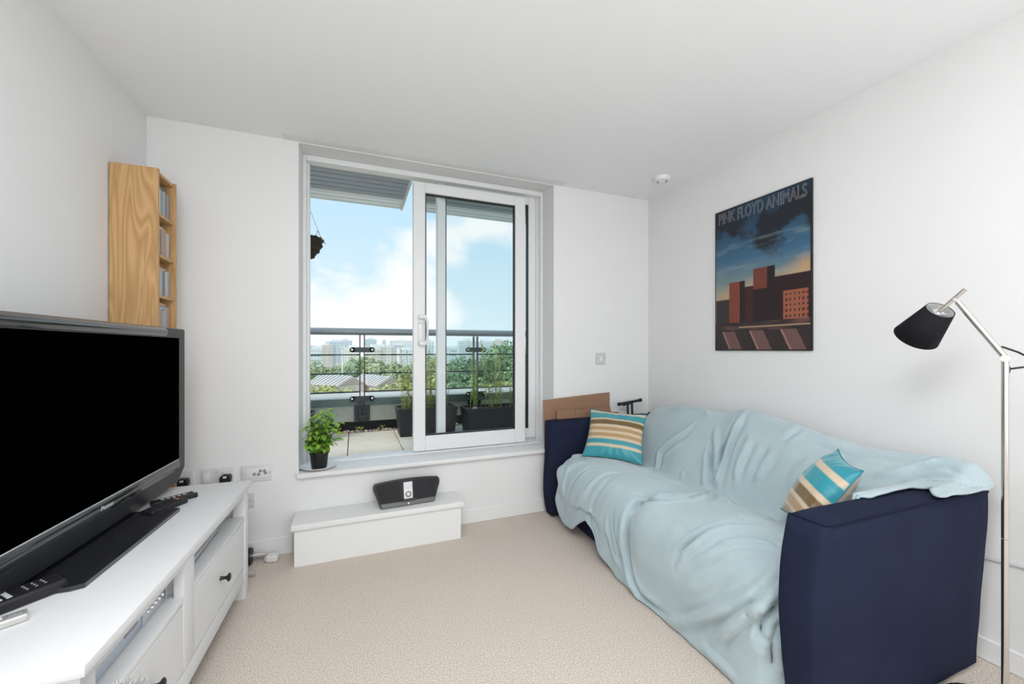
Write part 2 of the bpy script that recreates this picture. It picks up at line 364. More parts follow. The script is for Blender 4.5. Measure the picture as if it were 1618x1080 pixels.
bx('back_housing', (-.095, -.54, .03), (-.044, .54, .68), BLACKM, tv, .01)
bx('neck', (-.10, -.16, .012), (-.048, .16, .13), BLACKM, tv, .006)
bm = nb(); prism(bm, [(-.14, -.275), (.09, -.275), (.116, -.265), (.116, .268), (.105, .275), (-.14, .275)], lambda u, v, k: (u, v, k*.0125), 1); obj('stand_base', bm, BLACKG, tv)
text('brand_lettering', 'Pioneer', .021, LGREY, tv, Matrix.Translation((.0055, .045, .117)) @ Matrix.Rotation(R(90), 4, 'Z') @ Matrix.Rotation(R(90), 4, 'X'))

# remotes: local x along the body
def remote(label, loc, rz, L, W, T, m, keys, name='remote_control', face=None):
    t = thing(name, label, 'remote', loc, rz)
    bx('shell', (-L/2, -W/2, 0), (L/2, W/2, T), m, t, min(W, T)*.3, 3)
    if face: bx('face', (-L/2+.006, -W/2+.006, T-.0005), (L/2-.006, W/2-.006, T+.001), face, t)
    for (kx, ky, sx, sy, km) in keys: bx('button', (kx-sx/2, ky-sy/2, T), (kx+sx/2, ky+sy/2, T+.003), km, t, .001, 1)
    return t
ks = [(-.055+.019*i, -.012+.012*j, .011, .008, LGREY) for i in range(3) for j in range(3)]
remote('silver grey remote control at the left edge, in front of the black one', (-.782, 1.262, .5455), R(32), .15, .034, .018, mat('silver_remote', (.58, .57, .54), .3, metal=.4), [(.0+.016*i, 0, .009, .012, WPLAST) for i in range(-3, 3)]+[(.055, 0, .022, .014, GREYP)], face=GREYP)
kb = [(-.06+.016*i, -.02+.014*j, .010, .010, LGREY) for i in range(4) for j in range(4)]+[(.02+.016*i, -.013+.013*j, .005, .004, GREYP) for i in range(3) for j in range(3)]
remote('wide black remote control with pale keys by the near end of the television foot', (-.79, 1.38, .5455), R(46), .17, .072, .03, BLACKM, kb)
kc = [(-.05+.018*i, -.014+.014*j, .012, .009, CHAR) for i in range(6) for j in range(3)]+[(.052, .0, .008, .008, ORANGE), (.052, .014, .007, .006, ORANGE)]
remote('black remote control with orange buttons at the far end of the television foot', (-.70, 1.985, .5455), R(62), .15, .055, .022, BLACKM, kc)
kd = [(-.04+.018*i, -.01+.01*j, .012, .007, GREYP) for i in range(5) for j in range(3)]
remote('slim black remote control with a silver tip farthest along the cabinet top', (-.70, 2.075, .5455), R(35), .15, .045, .02, BLACKM, kd+[(.066, 0, .012, .03, STEEL)])

# ------------------------------------------------------------------ CD tower
WOOD = mat('oak_veneer', (.50, .29, .115), .55, spec=.3)
t_ = WOOD.node_tree; b_ = t_.nodes['Principled BSDF']; tcn = t_.nodes.new('ShaderNodeTexCoord'); mpn = t_.nodes.new('ShaderNodeMapping'); mpn.inputs['Scale'].default_value = (9, 9, .85)
t_.links.new(tcn.outputs['Object'], mpn.inputs[0])
wv = t_.nodes.new('ShaderNodeTexNoise'); wv.inputs['Scale'].default_value = 1.5; wv.inputs['Detail'].default_value = 1; wv.inputs['Distortion'].default_value = .6; t_.links.new(mpn.outputs[0], wv.inputs[0])
mu = t_.nodes.new('ShaderNodeMath'); mu.operation = 'MULTIPLY'; mu.inputs[1].default_value = 22; t_.links.new(wv.outputs[0], mu.inputs[0])
fr = t_.nodes.new('ShaderNodeMath'); fr.operation = 'PINGPONG'; fr.inputs[1].default_value = 1; t_.links.new(mu.outputs[0], fr.inputs[0])
rp = t_.nodes.new('ShaderNodeValToRGB'); rp.color_ramp.elements[0].color = (.46, .265, .11, 1); rp.color_ramp.elements[1].color = (.62, .385, .18, 1); t_.links.new(fr.outputs[0], rp.inputs[0]); t_.links.new(rp.outputs[0], b_.inputs['Base Color'])
tw = thing('cd_tower', 'tall narrow oak tower of disc cases in the corner behind the television', 'shelf', (-.922, 2.397, 0))
TZ = 2.008
bx('side_panel', (-.085, -.105, 0), (.088, -.089, TZ), WOOD, tw, .001, 1); bx('side_panel', (-.085, .085, 0), (.088, .101, TZ), WOOD, tw, .001, 1)
bx('back_panel', (-.083, -.089, .02), (-.076, .085, TZ-.004), WOOD, tw)
shz = [TZ-.016-.1885*i for i in range(11)]
for z in shz: bx('shelf', (-.076, -.089, z-.006), (.082, .085, z+.008), WOOD, tw)
spine = [mat('case_spine_%s' % n, c, .3) for n, c in (('white', (.68, .68, .67)), ('grey', (.40, .41, .42)), ('slate', (.20, .23, .25)), ('black', (.05, .05, .055)), ('rose', (.45, .25, .25)), ('orange', (.60, .25, .05)), ('green', (.30, .42, .38)), ('pale', (.56, .58, .58)))]
CLEAR = mat('case_plastic', (.50, .51, .52), .15)
cases = []
for i, mm in enumerate(spine):
    bm = nb(); box(bm, (-.142+.0, -.0046, 0), (0, .0046, .125)); box(bm, (-.001, -.0036, .004), (.0006, .0036, .121), mi=1); me = bpy.data.meshes.new('disc_case'); bm.to_mesh(me); bm.free(); me.materials.append(CLEAR); me.materials.append(mm); cases.append(me)
SPN = ['white', 'grey', 'slate', 'black', 'rose', 'orange', 'green', 'pale']
ORD = 'first second third fourth fifth sixth seventh eighth ninth tenth eleventh twelfth thirteenth fourteenth fifteenth sixteenth seventeenth eighteenth'.split()
rows = ['topmost', 'second', 'third', 'fourth', 'fifth']
for r_ in range(5):
    z0 = shz[r_+1]+.0085; y = -.083; k = 0
    while y < .078:
        o = bpy.data.objects.new('disc_case', ci := random.choice(cases)); C.objects.link(o)
        o.location = (-.922+.068+random.uniform(-.006, .004), 2.397+y, z0); y += .0104
        k += 1; tag(o, '%s-spined disc case, %s from the left in the %s tower bay' % (SPN[cases.index(ci)], ORD[k-1], rows[r_]), 'disc case', 'upright disc cases in the %s bay of the oak tower' % rows[r_])
    for q in range(2 if r_ != 3 else 3):
        o = bpy.data.objects.new('disc_case', random.choice(cases)); C.objects.link(o); o.rotation_euler = (R(90), 0, 0)
        o.location = (-.922+.066+random.uniform(-.01, .005), 2.397+.055+random.uniform(-.012, .01), z0+.1255+.0048+q*.0098)
        tag(o, '%s of the disc cases lying flat in the %s tower bay' % (('bottom', 'middle' if r_ == 3 else 'top', 'top')[q], rows[r_]), 'disc case', 'flat disc cases in the %s bay of the oak tower' % rows[r_])

# ------------------------------------------------------------------ bits on the floor behind the cabinet
t = thing('dumbbell', 'chrome threaded bar end poking out behind the foot of the white cabinet', 'dumbbell', (-.515, 2.575, 0))
bm = nb(); tube(bm, [(-.10, 0, .045), (.055, 0, .045)], .0125, 14)
for i in range(8): tube(bm, [(.0+.007*i, 0, .045), (.0035+.007*i, 0, .045)], .0145, 14)
obj('threaded_bar', bm, STEEL, t, 30)
bm = nb(); lathe(bm, [(.013, -.02), (.043, -.02), (.045, -.012), (.045, .012), (.043, .02), (.013, .02)], 28, M=Matrix.Rotation(R(90), 4, 'Y'), c=(-.03, 0, .045)); obj('weight_disc', bm, BLACKM, t, 40)
t = thing('dumbbell', 'second short chrome bar end on the carpet nearer the cabinet leg', 'dumbbell', (-.545, 2.435, 0))
bm = nb(); tube(bm, [(-.08, 0, .013), (.065, 0, .013)], .0125, 14)
for i in range(7): tube(bm, [(.015+.007*i, 0, .013), (.0185+.007*i, 0, .013)], .0128, 14)
obj('threaded_bar', bm, STEEL, t, 30)
t = thing('power_adaptor', 'white power adaptor lying on the carpet behind the cabinet', 'adaptor', (-.425, 2.575, 0), R(-12))
bx('body', (-.03, -.025, .002), (.03, .025, .036), WPLAST, t, .008, 3); bx('collar', (-.042, -.015, .006), (-.03, .015, .026), LGREY, t, .004)

# ------------------------------------------------------------------ speaker dock and music player on the step
dk = thing('speaker_dock', 'black speaker dock with flared top standing on the white step', 'speaker', (.306, 2.50, .2325), R(3.5))
TL_ = Matrix.Rotation(R(-14), 4, 'X')
def trap(y0, y1, pts): return [(u, v) for u, v in pts]
def topz(u): return .158-.30*u*u
pl = [(-.158, 0), (.158, 0), (.197, .105)]
pl += [(.200, .120), (.197, .136), (.188, topz(.188))]+[(u, topz(u)) for u in (.14, .09, .045, 0, -.045, -.09, -.14)]+[(-.188, topz(.188)), (-.197, .136), (-.200, .120), (-.197, .105)]
bm = nb(); vs = prism(bm, pl, lambda u, v, k: (u, .055*k, v), 1); bmesh.ops.transform(bm, matrix=TL_, verts=vs); obj('body', bm, BLACKM, dk)
for sg in (-1, 1):
    q = [(sg*.042, .034), (sg*.163, .034), (sg*.187, .122), (sg*.18, .137), (sg*.11, .146), (sg*.042, .150)]
    bm = nb(); vs = prism(bm, q, lambda u, v, k: (u, -.003*k, v), 1); bmesh.ops.transform(bm, matrix=TL_, verts=vs); obj('grille', bm, mat('black_grille_cloth', (.02, .019, .022), .8, bump=(900, .6, .001)), dk)
bm = nb(); vs = prism(bm, [(-.154, .004), (.154, .004), (.162, .028), (-.162, .028)], lambda u, v, k: (u, -.010*k*(1-abs(u)*2.5), v), 1); bmesh.ops.transform(bm, matrix=TL_, verts=vs); obj('base_strip', bm, BLACKG, dk)
bm = nb(); vs = box(bm, (-.036, -.022, .026), (.036, -.002, .040), .002); bmesh.ops.transform(bm, matrix=TL_, verts=bm.verts); obj('cradle', bm, CHAR, dk)
bm = nb(); vs = lathe(bm, [(0, .002), (.006, .0015), (.007, 0)], 16, M=Matrix.Rotation(R(90), 4, 'X'), c=(0, -.0095, .014)); bmesh.ops.transform(bm, matrix=TL_, verts=bm.verts); obj('badge', bm, STEEL, dk)
mpz = thing('music_player', 'small white music player with round wheel docked in the black speaker', 'music player', (.306, 2.50, .2325), R(3.5))
def tl(bm): bmesh.ops.transform(bm, matrix=TL_, verts=bm.verts); return bm
bm = nb(); box(bm, (-.0265, -.014, .0405), (.0265, -.0035, .138), .004, 2); obj('body', tl(bm), WPLAST, mpz, 40)
bm = nb(); box(bm, (-.021, -.0148, .096), (.021, -.0138, .132)); obj('screen', tl(bm), mat('grey_display', (.70, .71, .73), .25), mpz)
bm = nb(); lathe(bm, [(.0085, .0012), (.0185, .0012), (.019, 0)], 28, M=Matrix.Rotation(R(90), 4, 'X'), c=(0, -.0138, .067)); obj('wheel', tl(bm), GREYP, mpz)

# ------------------------------------------------------------------ basil on the sill
sc = thing('saucer', 'round white saucer on the window sill under the basil pot', 'saucer', (-.205, 2.715, .4572))
bm = nb(); lathe(bm, [(0, .004), (.055, .004), (.085, .012), (.102, .018), (.103, .0155), (.086, .007), (.06, 0), (0, 0)], 40); obj('dish', bm, mat('white_china', (.84, .84, .84), .15), sc, 60)
bp = thing('basil_plant', 'leafy green basil plant in a black pot on the left of the sill', 'plant', (-.20, 2.70, .4615))
bm = nb(); lathe(bm, [(0, 0), (.040, 0), (.043, .004), (.052, .088), (.055, .09), (.055, .10), (.051, .10), (.049, .085), (0, .085)], 32); obj('pot', bm, BLACKM, bp, 40)
bm = nb(); lathe(bm, [(0, .09), (.048, .088)], 20); obj('soil', bm, SOIL, bp)
LEAF = mat('basil_leaf', (.13, .30, .025), .45, spec=.35, noise=(30, .3, (.24, .44, .05)))
b_ = LEAF.node_tree.nodes['Principled BSDF']; b_.inputs['Subsurface Weight'].default_value = 0
LEAF2 = mat('young_basil_leaf', (.27, .47, .07), .45, spec=.3); LEAF3 = mat('dark_basil_leaf', (.075, .20, .02), .45, spec=.35)
def leaf_mesh(m, L, W, cup):
    bm = nb(); rows = []
    for i, (tt, ww) in enumerate(((0, .04), (.12, .55), (.35, 1), (.6, .92), (.82, .52), (1, .03))):
        zz = -.28*L*tt*tt
        rows.append([bm.verts.new((tt*L, sgn*ww*W/2, zz+cup*W*ww*abs(sgn))) for sgn in (-1, -.5, 0, .5, 1)])
    for A, B in zip(rows, rows[1:]):
        for k in range(4): f = bm.faces.new((A[k], A[k+1], B[k+1], B[k])); f.smooth = True
    me = bpy.data.meshes.new('leaf'); bm.to_mesh(me); bm.free(); me.materials.append(m); return me
lm = [leaf_mesh(m, L, W, c) for m in (LEAF, LEAF, LEAF2, LEAF3) for L, W, c in ((.042, .030, .16), (.034, .024, .2))]
rg = random.Random(3); stems = []; bm = nb()
tips = [(.03, 0, .345), (-.06, -.01, .28), (.075, .02, .31), (0, -.05, .27), (-.085, -.03, .25), (.06, -.06, .23), (.095, -.01, .21), (-.03, .05, .30), (.035, .04, .325), (-.05, -.06, .20), (.01, -.02, .32), (.10, .03, .26), (-.07, -.04, .15), (.07, -.045, .15), (.0, -.065, .155), (.085, .0, .165), (-.08, .0, .17), (.03, -.05, .20), (-.03, -.055, .23)]
nodes = []
for (tx, ty, tz) in tips:
    pts = [Vector((tx*.25*u+tx*.75*u*u, ty*.25*u+ty*.75*u*u, .085+(tz-.085)*u)) for u in [i/6 for i in range(7)]]
    tube(bm, pts, [.0022*(1-.5*i/6) for i in range(7)], 6)
    n = int((tz-.085)/.0235)
    for k in range(1, n+1): 
        u = k/n; p = Vector((tx*.25*u+tx*.75*u*u, ty*.25*u+ty*.75*u*u, .085+(tz-.085)*u)); nodes.append((p, u))
obj('stems', bm, mat('green_stem', (.22, .36, .08), .6), bp)
cnt = 0
for p, u in nodes:
    a0 = rg.uniform(0, 6.28)
    for j in range(2 if u < .95 else 5):
        if cnt >= 290: break
        me = lm[rg.randrange(len(lm))] if u < .85 else lm[4+rg.randrange(2)]
        o = bpy.data.objects.new('leaf', me); C.objects.link(o); o.parent = bp; cnt += 1
        az = a0+j*(math.pi if u < .95 else 1.26)+rg.uniform(-.4, .4)
        if -.20+p.x+math.cos(az)*.06 < -.292 and 2.70+p.y+math.sin(az)*.06 > 2.61: az = math.pi-az
        o.rotation_euler = (rg.uniform(-.4, .4), rg.uniform(-.35, .55)+(.0 if u > .6 else .25), az); s = rg.uniform(1.0, 1.45)*(1 if u < .95 else .8); o.scale = (s, s, s)
        st = .012*rg.uniform(.3, 1.6); o.location = p+Vector((math.cos(az)*st, math.sin(az)*st, .002))

# ------------------------------------------------------------------ poster
ps = thing('poster', 'framed picture of an evening sky over brick buildings on the right wall', 'poster', (2.2405, 1.68, 1.627))
bx('board', (-.012, -.302, -.4535), (0, .302, .4535), BLACKM, ps)
nx, nz = 150, 225; PW, PH = .59, .893
vv, cc = [], []
def mixc(a, b, f): f = max(0, min(1, f)); return tuple(a[i]*(1-f)+b[i]*f for i in range(3))
def art(u, v):            # u to the right 0..1, v from the bottom 0..1
    sky = mixc((.30, .36, .30), (.05, .14, .24), (v-.33)/.30); sky = mixc(sky, (.016, .045, .085), (v-.62)/.3)
    c = mnoise.fractal(Vector((u*2.6+4.2, v*4.2, 1.3)), .8, 2.1, 5); dark = max(0, min(1, (c-.02)*3))*max(0, min(1, (v-.52)*6))
    sky = mixc(sky, (.013, .014, .019), dark*.93)
    c2 = mnoise.fractal(Vector((u*5+1, v*3+9, 4.4)), .8, 2.1, 5); edge = .40+.10*u+.05*c2
    sky = mixc(sky, (.52, .32, .17), (edge+.06-v)/.07*(.45+.5*u))
    wi = mnoise.fractal(Vector((u*2, v*22, 7)), .8, 2, 4); sky = mixc(sky, (.33, .40, .38), max(0, wi)*.5*(v < .75))
    col = sky
    def brick(base): 
        k = mnoise.noise(Vector((u*40, v*70, 2)))*.16; return tuple(max(0, q*(1+k)) for q in base)
    if .10 < v < .36 and .0 < u < .17: col = (.035, .03, .03)
    if .19 < v < .475 and .17 < u < .36: col = brick((.21, .055, .032)) if u < .30 else (.018, .010, .012)
    if .19 < v < .43 and .36 <= u < .47: col = brick((.05, .016, .016))
    if .19 < v < .54 and .45 < u < .68: col = brick((.17, .048, .03)) if (u < .60 and v > .40) else (.02, .011, .013)
    if .19 < v < .465 and .66 < u: col = (.026, .011, .013)
    if .185 < v < .365 and .755 < u < .985:
        col = brick((.34, .105, .062)); a, b = (u-.765)*26 % 1, (v-.19)*30 % 1
        if .35 < a < .75 and .3 < b < .8: col = (.05, .02, .022)
    if v < .19:
        col = mixc((.028, .020, .022), (.20, .09, .075), max(0, mnoise.noise(Vector((u*5, v*30, 3)))+.15))
        if abs(v-.152) < .004 and u > .28: col = (.40, .26, .16)
        if v < .125:
            k = (u*3.1+v*2.2) % 1; col = (.035, .024, .025) if k < .55 else (.16, .085, .075)
            if abs(k-.56) < .025: col = (.36, .22, .17)
    return col
for j in range(nz+1):
    for i in range(nx+1):
        u, v = i/nx, j/nz; vv.append((-.0125, PW/2-u*PW, -PH/2+v*PH)); cc.append((*art(u, v), 1))
fc = [(j*(nx+1)+i, j*(nx+1)+i+1, (j+1)*(nx+1)+i+1, (j+1)*(nx+1)+i) for j in range(nz) for i in range(nx)]
me = bpy.data.meshes.new('print'); me.from_pydata(vv, [], fc); ca = me.color_attributes.new('Col', 'FLOAT_COLOR', 'POINT'); ca.data.foreach_set('color', [q for c_ in cc for q in c_])
me.materials.append(attr_mat('poster_ink', .45, .35)); o = bpy.data.objects.new('print', me); C.objects.link(o); o.parent = ps
text('lettering', 'PINK FLOYD ANIMALS', .100, mat('grey_lettering', (.42, .44, .46), .5), ps, Matrix.Translation((-.0135, -.002, .397)) @ Matrix.Rotation(R(-90), 4, 'Z') @ Matrix.Rotation(R(90), 4, 'X'), outline=.0011, sx=.555)

# ------------------------------------------------------------------ floor lamp
lp = thing('floor_lamp', 'nickel floor lamp with a black cone shade in front of the right wall', 'lamp', (1.9, .604, 0))
bm = nb(); lathe(bm, [(0, 0), (.143, 0), (.146, .004), (.144, .016), (.136, .021), (.02, .024), (.012, .03), (0, .03)], 56); obj('base', bm, BLACKM, lp, 40)
for z0, z1 in ((.026, .585), (.587, 1.145)):
    bm = nb(); tube(bm, [(0, 0, z0), (0, 0, z1)], .0085, 20); obj('pole', bm, CHROME, lp, 40)
bm = nb(); tube(bm, [(-.0135, -.0043, 1.152), (.0135, .0043, 1.152)], .0105, 20); obj('elbow_joint', bm, CHROME, lp, 40)
bm = nb(); tube(bm, [(0, .0, 1.155), (0, .106, 1.341)], .0085, 20); obj('upper_arm', bm, CHROME, lp, 40)
bm = nb(); tube(bm, [(.0, .108, 1.345), (-.002, .116, 1.352)], .006, 12); obj('upper_joint', bm, STEEL, lp, 40)
A = Vector((.0, .088, 1.381)); T_ = Vector((-.006, .147, 1.317)); B = Vector((.035, .230, 1.2265))
ax = (B-T_).normalized()
bm = nb(); tube(bm, [A, T_+ax*.015], .0065, 16); obj('shade_rod', bm, CHROME, lp, 40)
M = Vector((0, 0, 1)).rotation_difference(ax).to_matrix().to_4x4(); LSH = (B-T_).length
bm = nb(); lathe(bm, [(.040, 0), (.067, LSH)], 48, M=M, c=T_); o = obj('lamp_shade', bm, [SHADE, SHADEW], lp, 60)
sm = o.modifiers.new('thickness', 'SOLIDIFY'); sm.thickness = .0015; sm.material_offset = 0
bm = nb(); lathe(bm, [(.0375, .001), (.0642, LSH-.001)], 48, M=M, c=T_); obj('shade_lining', bm, SHADEW, o, 60)
bm = nb(); lathe(bm, [(.0, .008), (.016, .008), (.018, .012), (.018, .05), (0, .055)], 20, M=M, c=T_)
for k in range(3):
    a = k*2.094; tube(bm, [T_+M.to_3x3() @ Vector((.012*math.cos(a), .012*math.sin(a), .012)), T_+M.to_3x3() @ Vector((.0395*math.cos(a), .0395*math.sin(a), .012))], .0018, 6)
obj('lamp_holder', bm, STEEL, lp, 40)
bm = nb(); tube(bm, [(.004, .020, 1.186), (.02, .012, 1.188), (.05, -.01, 1.172), (.085, -.035, 1.146), (.10, -.05, 1.135), (.09, -.045, 1.128), (.05, -.02, 1.124), (.014, -.006, 1.119), (.008, -.003, 1.118)], .0032, 8); obj('flex', bm, BLACKM, lp, 60)
bm = nb(); tube(bm, [(.009, -.003, 1.107), (.009, -.003, 1.127)], .0052, 8); obj('cable_grommet', bm, BLACKM, lp)

# ------------------------------------------------------------------ sofa (local x = along towards the window wall, y = depth to the wall)
TH = R(1.2); SO = Vector((1.262, .765, 0))
SM = Matrix(((math.sin(TH), math.cos(TH), 0), (math.cos(TH), -math.sin(TH), 0), (0, 0, 1)))   # columns: along, depth, up
def sw(a, b, z): return SO+Vector((a*math.sin(TH)+b*math.cos(TH), a*math.cos(TH)-b*math.sin(TH), z))
sofa = thing('sofa', 'navy blue fabric sofa with square arms along the right wall', 'sofa', SO)
def sloc(bm):
    for v in bm.verts: v.co = sw(*v.co)-SO
    return bm
def soft_box(lo, hi, nseg, bulge, edge=.02):
    bm = nb(); lo = Vector(lo); hi = Vector(hi); c = (lo+hi)/2; d = (hi-lo)/2
    bmesh.ops.create_cube(bm, size=2); bmesh.ops.subdivide_edges(bm, edges=bm.edges[:], cuts=nseg, use_grid_fill=True)
    for v in bm.verts:
        q = v.co.copy(); e_ = Vector()
        for i in range(3):
            j, k = (i+1) % 3, (i+2) % 3
            e_[i] = q[i]*d[i]+math.copysign(1, q[i])*bulge[i]*(1-q[j]**2)*(1-q[k]**2)*(abs(q[i]) > .99)
        # round the edges
        p = e_
        inn = Vector([max(-d[i]+edge, min(d[i]-edge, p[i])) for i in range(3)]); dv = p-inn
        nz_ = sum(1 for i in range(3) if abs(q[i]) > .99)
        if nz_ > 1: 
            L_ = dv.length
            if L_ > edge: p = inn+dv*(edge/L_)
        v.co = p+c
    for f in bm.faces: f.smooth = True
    return bm
SL = 1.82
def arm_shape(a0, a1, out):
    bm = soft_box((a0, -.018, .018), (a1, .885, .672), 12, (.004, .012, .006), .010)
    for v in bm.verts:
        a, b, z = v.co; f = max(0, min(1.05, (z-.02)/.65))
        k = (a-a0)/(a1-a0)
        lean = (.030*max(0, math.sin(min(1, f*1.05)*math.pi*.5))**1.5)
        dent = .014*math.sin(f*math.pi)*max(0, (b-.6)/.28)
        v.co.x = a+out*lean*(k if out > 0 else 1-k)
        v.co.y = b-dent+.012*math.sin(f*6.0+a*9)*(abs(b) < .05)-.018*math.sin(f*math.pi)*(b < .03)
        v.co.x += .004*mnoise.noise(Vector((b*7, z*7, a0*3)))
    return bm
bm = arm_shape(.0, .09, -1); near = obj('armrest', sloc(bm), NAVY, sofa)
bm = arm_shape(SL-.09, SL, 1); obj('armrest', sloc(bm), NAVY, sofa)
def pipe(pts, par):
    bm = nb(); tube(bm, pts, .0032, 8); sloc(bm); obj('piping', bm, NAVYP, par, 60)
pipe([(.083, -.010, .10), (.083, -.024, .25), (.083, -.026, .40), (.083, -.018, .55), (.083, -.006, .655), (.079, -.004, .671), (.06, -.005, .672), (.0, -.003, .672), (-.022, 0, .672), (-.0275, .02, .672), (-.0285, .2, .674), (-.0285, .45, .675), (-.0285, .7, .674), (-.027, .87, .671), (-.022, .884, .66)], near)
bx_ = nb(); box(bx_, (.085, .06, .02), (SL-.085, .87, .27), .01); obj('base', sloc(bx_), NAVY, sofa, 40)
bm = nb(); prism(bm, [(.575, .27), (.89, .27), (.89, .70), (.80, .70)], lambda u, v, k: (.088+(SL-.176)*k, u, v), 1); obj('backrest', sloc(bm), NAVY, sofa)
for a0, a1 in ((.095, .86), (.88, SL-.095)):
    bm = soft_box((a0, .065, .27), (a1, .57, .375), 8, (.0, .0, .02), .03); obj('seat_cushion', sloc(bm), NAVY, sofa)

#--SHEET-BEGIN
import numpy as np
def interp(x, tab): return np.interp(x, [p[0] for p in tab], [p[1] for p in tab])
HEM = [(.09, .012), (.95, .012), (1.08, .05), (1.13, .07), (1.19, .15), (1.256, .19), (1.33, .14), (1.43, .06), (1.52, .05), (1.60, .085), (1.67, .12)]
TOP = [(-.04, .690), (-.02, .728), (.0, .75), (.06, .765), (.12, .765), (.2, .752), (.34, .75), (.48, .765), (.6, .79), (.72, .812), (.86, .832), (.92, .832), (1.0, .800), (1.1, .793), (1.25, .79), (1.42, .778), (1.55, .765), (1.66, .738), (1.71, .70), (1.75, .66)]
NT = 220
def catmull(P, n):
    P = np.array(P, float); d = np.r_[0, np.cumsum(np.linalg.norm(np.diff(P, axis=0), axis=1))]
    u = np.linspace(0, d[-1], n); out = np.zeros((n, P.shape[1])); m = np.zeros_like(P)
    m[1:-1] = (P[2:]-P[:-2])/(d[2:]-d[:-2])[:, None]; m[0] = (P[1]-P[0])/(d[1]-d[0]); m[-1] = (P[-1]-P[-2])/(d[-1]-d[-2])
    k = np.clip(np.searchsorted(d, u, side='right')-1, 0, len(P)-2); h = d[k+1]-d[k]; t = (u-d[k])/h
    t = t[:, None]; h = h[:, None]
    return (2*t**3-3*t**2+1)*P[k]+(t**3-2*t**2+t)*h*m[k]+(-2*t**3+3*t**2)*P[k+1]+(t**3-t**2)*h*m[k+1]
def profile(a):
    zt = interp(a, TOP); zh = interp(a, HEM)
    pad = max(0, 1-((a-.48)/.42)**2) if a < .87 else max(0, 1-((a-1.30)/.42)**2)
    div = math.exp(-((a-.87)/.035)**2); dv2 = math.exp(-((a-.89)/.05)**2)
    fr = -.022-.012*pad
    tk = .045*max(0, min(1, (.17-a)/.06))
    fr += tk
    return [(.895, .56), (.893, zt-.10), (.872, zt-.022), (.825, zt), (.765, zt-.040+.012*pad), (.655-.02*pad+.02*dv2, .60), (.535+.012*dv2, .425-.01*div),
            (.495, .405-.012*div), (.42, .425+.008*pad-.03*div), (.24, .448+.02*pad-.045*div), (.075, .432+.016*pad-.045*div), (.0+tk+.02*div, .375-.02*div), (fr+.02*div, .24), (-.02+tk+.008*div, zh+.10), (-.026+tk, zh)]
def base_sheet(av, nt=NT):
    Pb = np.zeros((len(av), nt, 3))
    for i, a in enumerate(av):
        q = catmull(profile(a), nt); Pb[i, :, 0] = a; Pb[i, :, 1] = q[:, 0]; Pb[i, :, 2] = q[:, 1]
    # lift over the near armrest
    A_ = Pb[:, :, 0]; f = np.clip((.135-A_)/.05, 0, 1); f = f*f*(3-2*f); g = np.clip((Pb[:, :, 1]-.24)/.14, 0, 1); f = f*g*g*(3-2*g)
    zz = np.maximum(Pb[:, :, 2], .684); Pb[:, :, 2] = Pb[:, :, 2]*(1-f)+zz*f
    return Pb
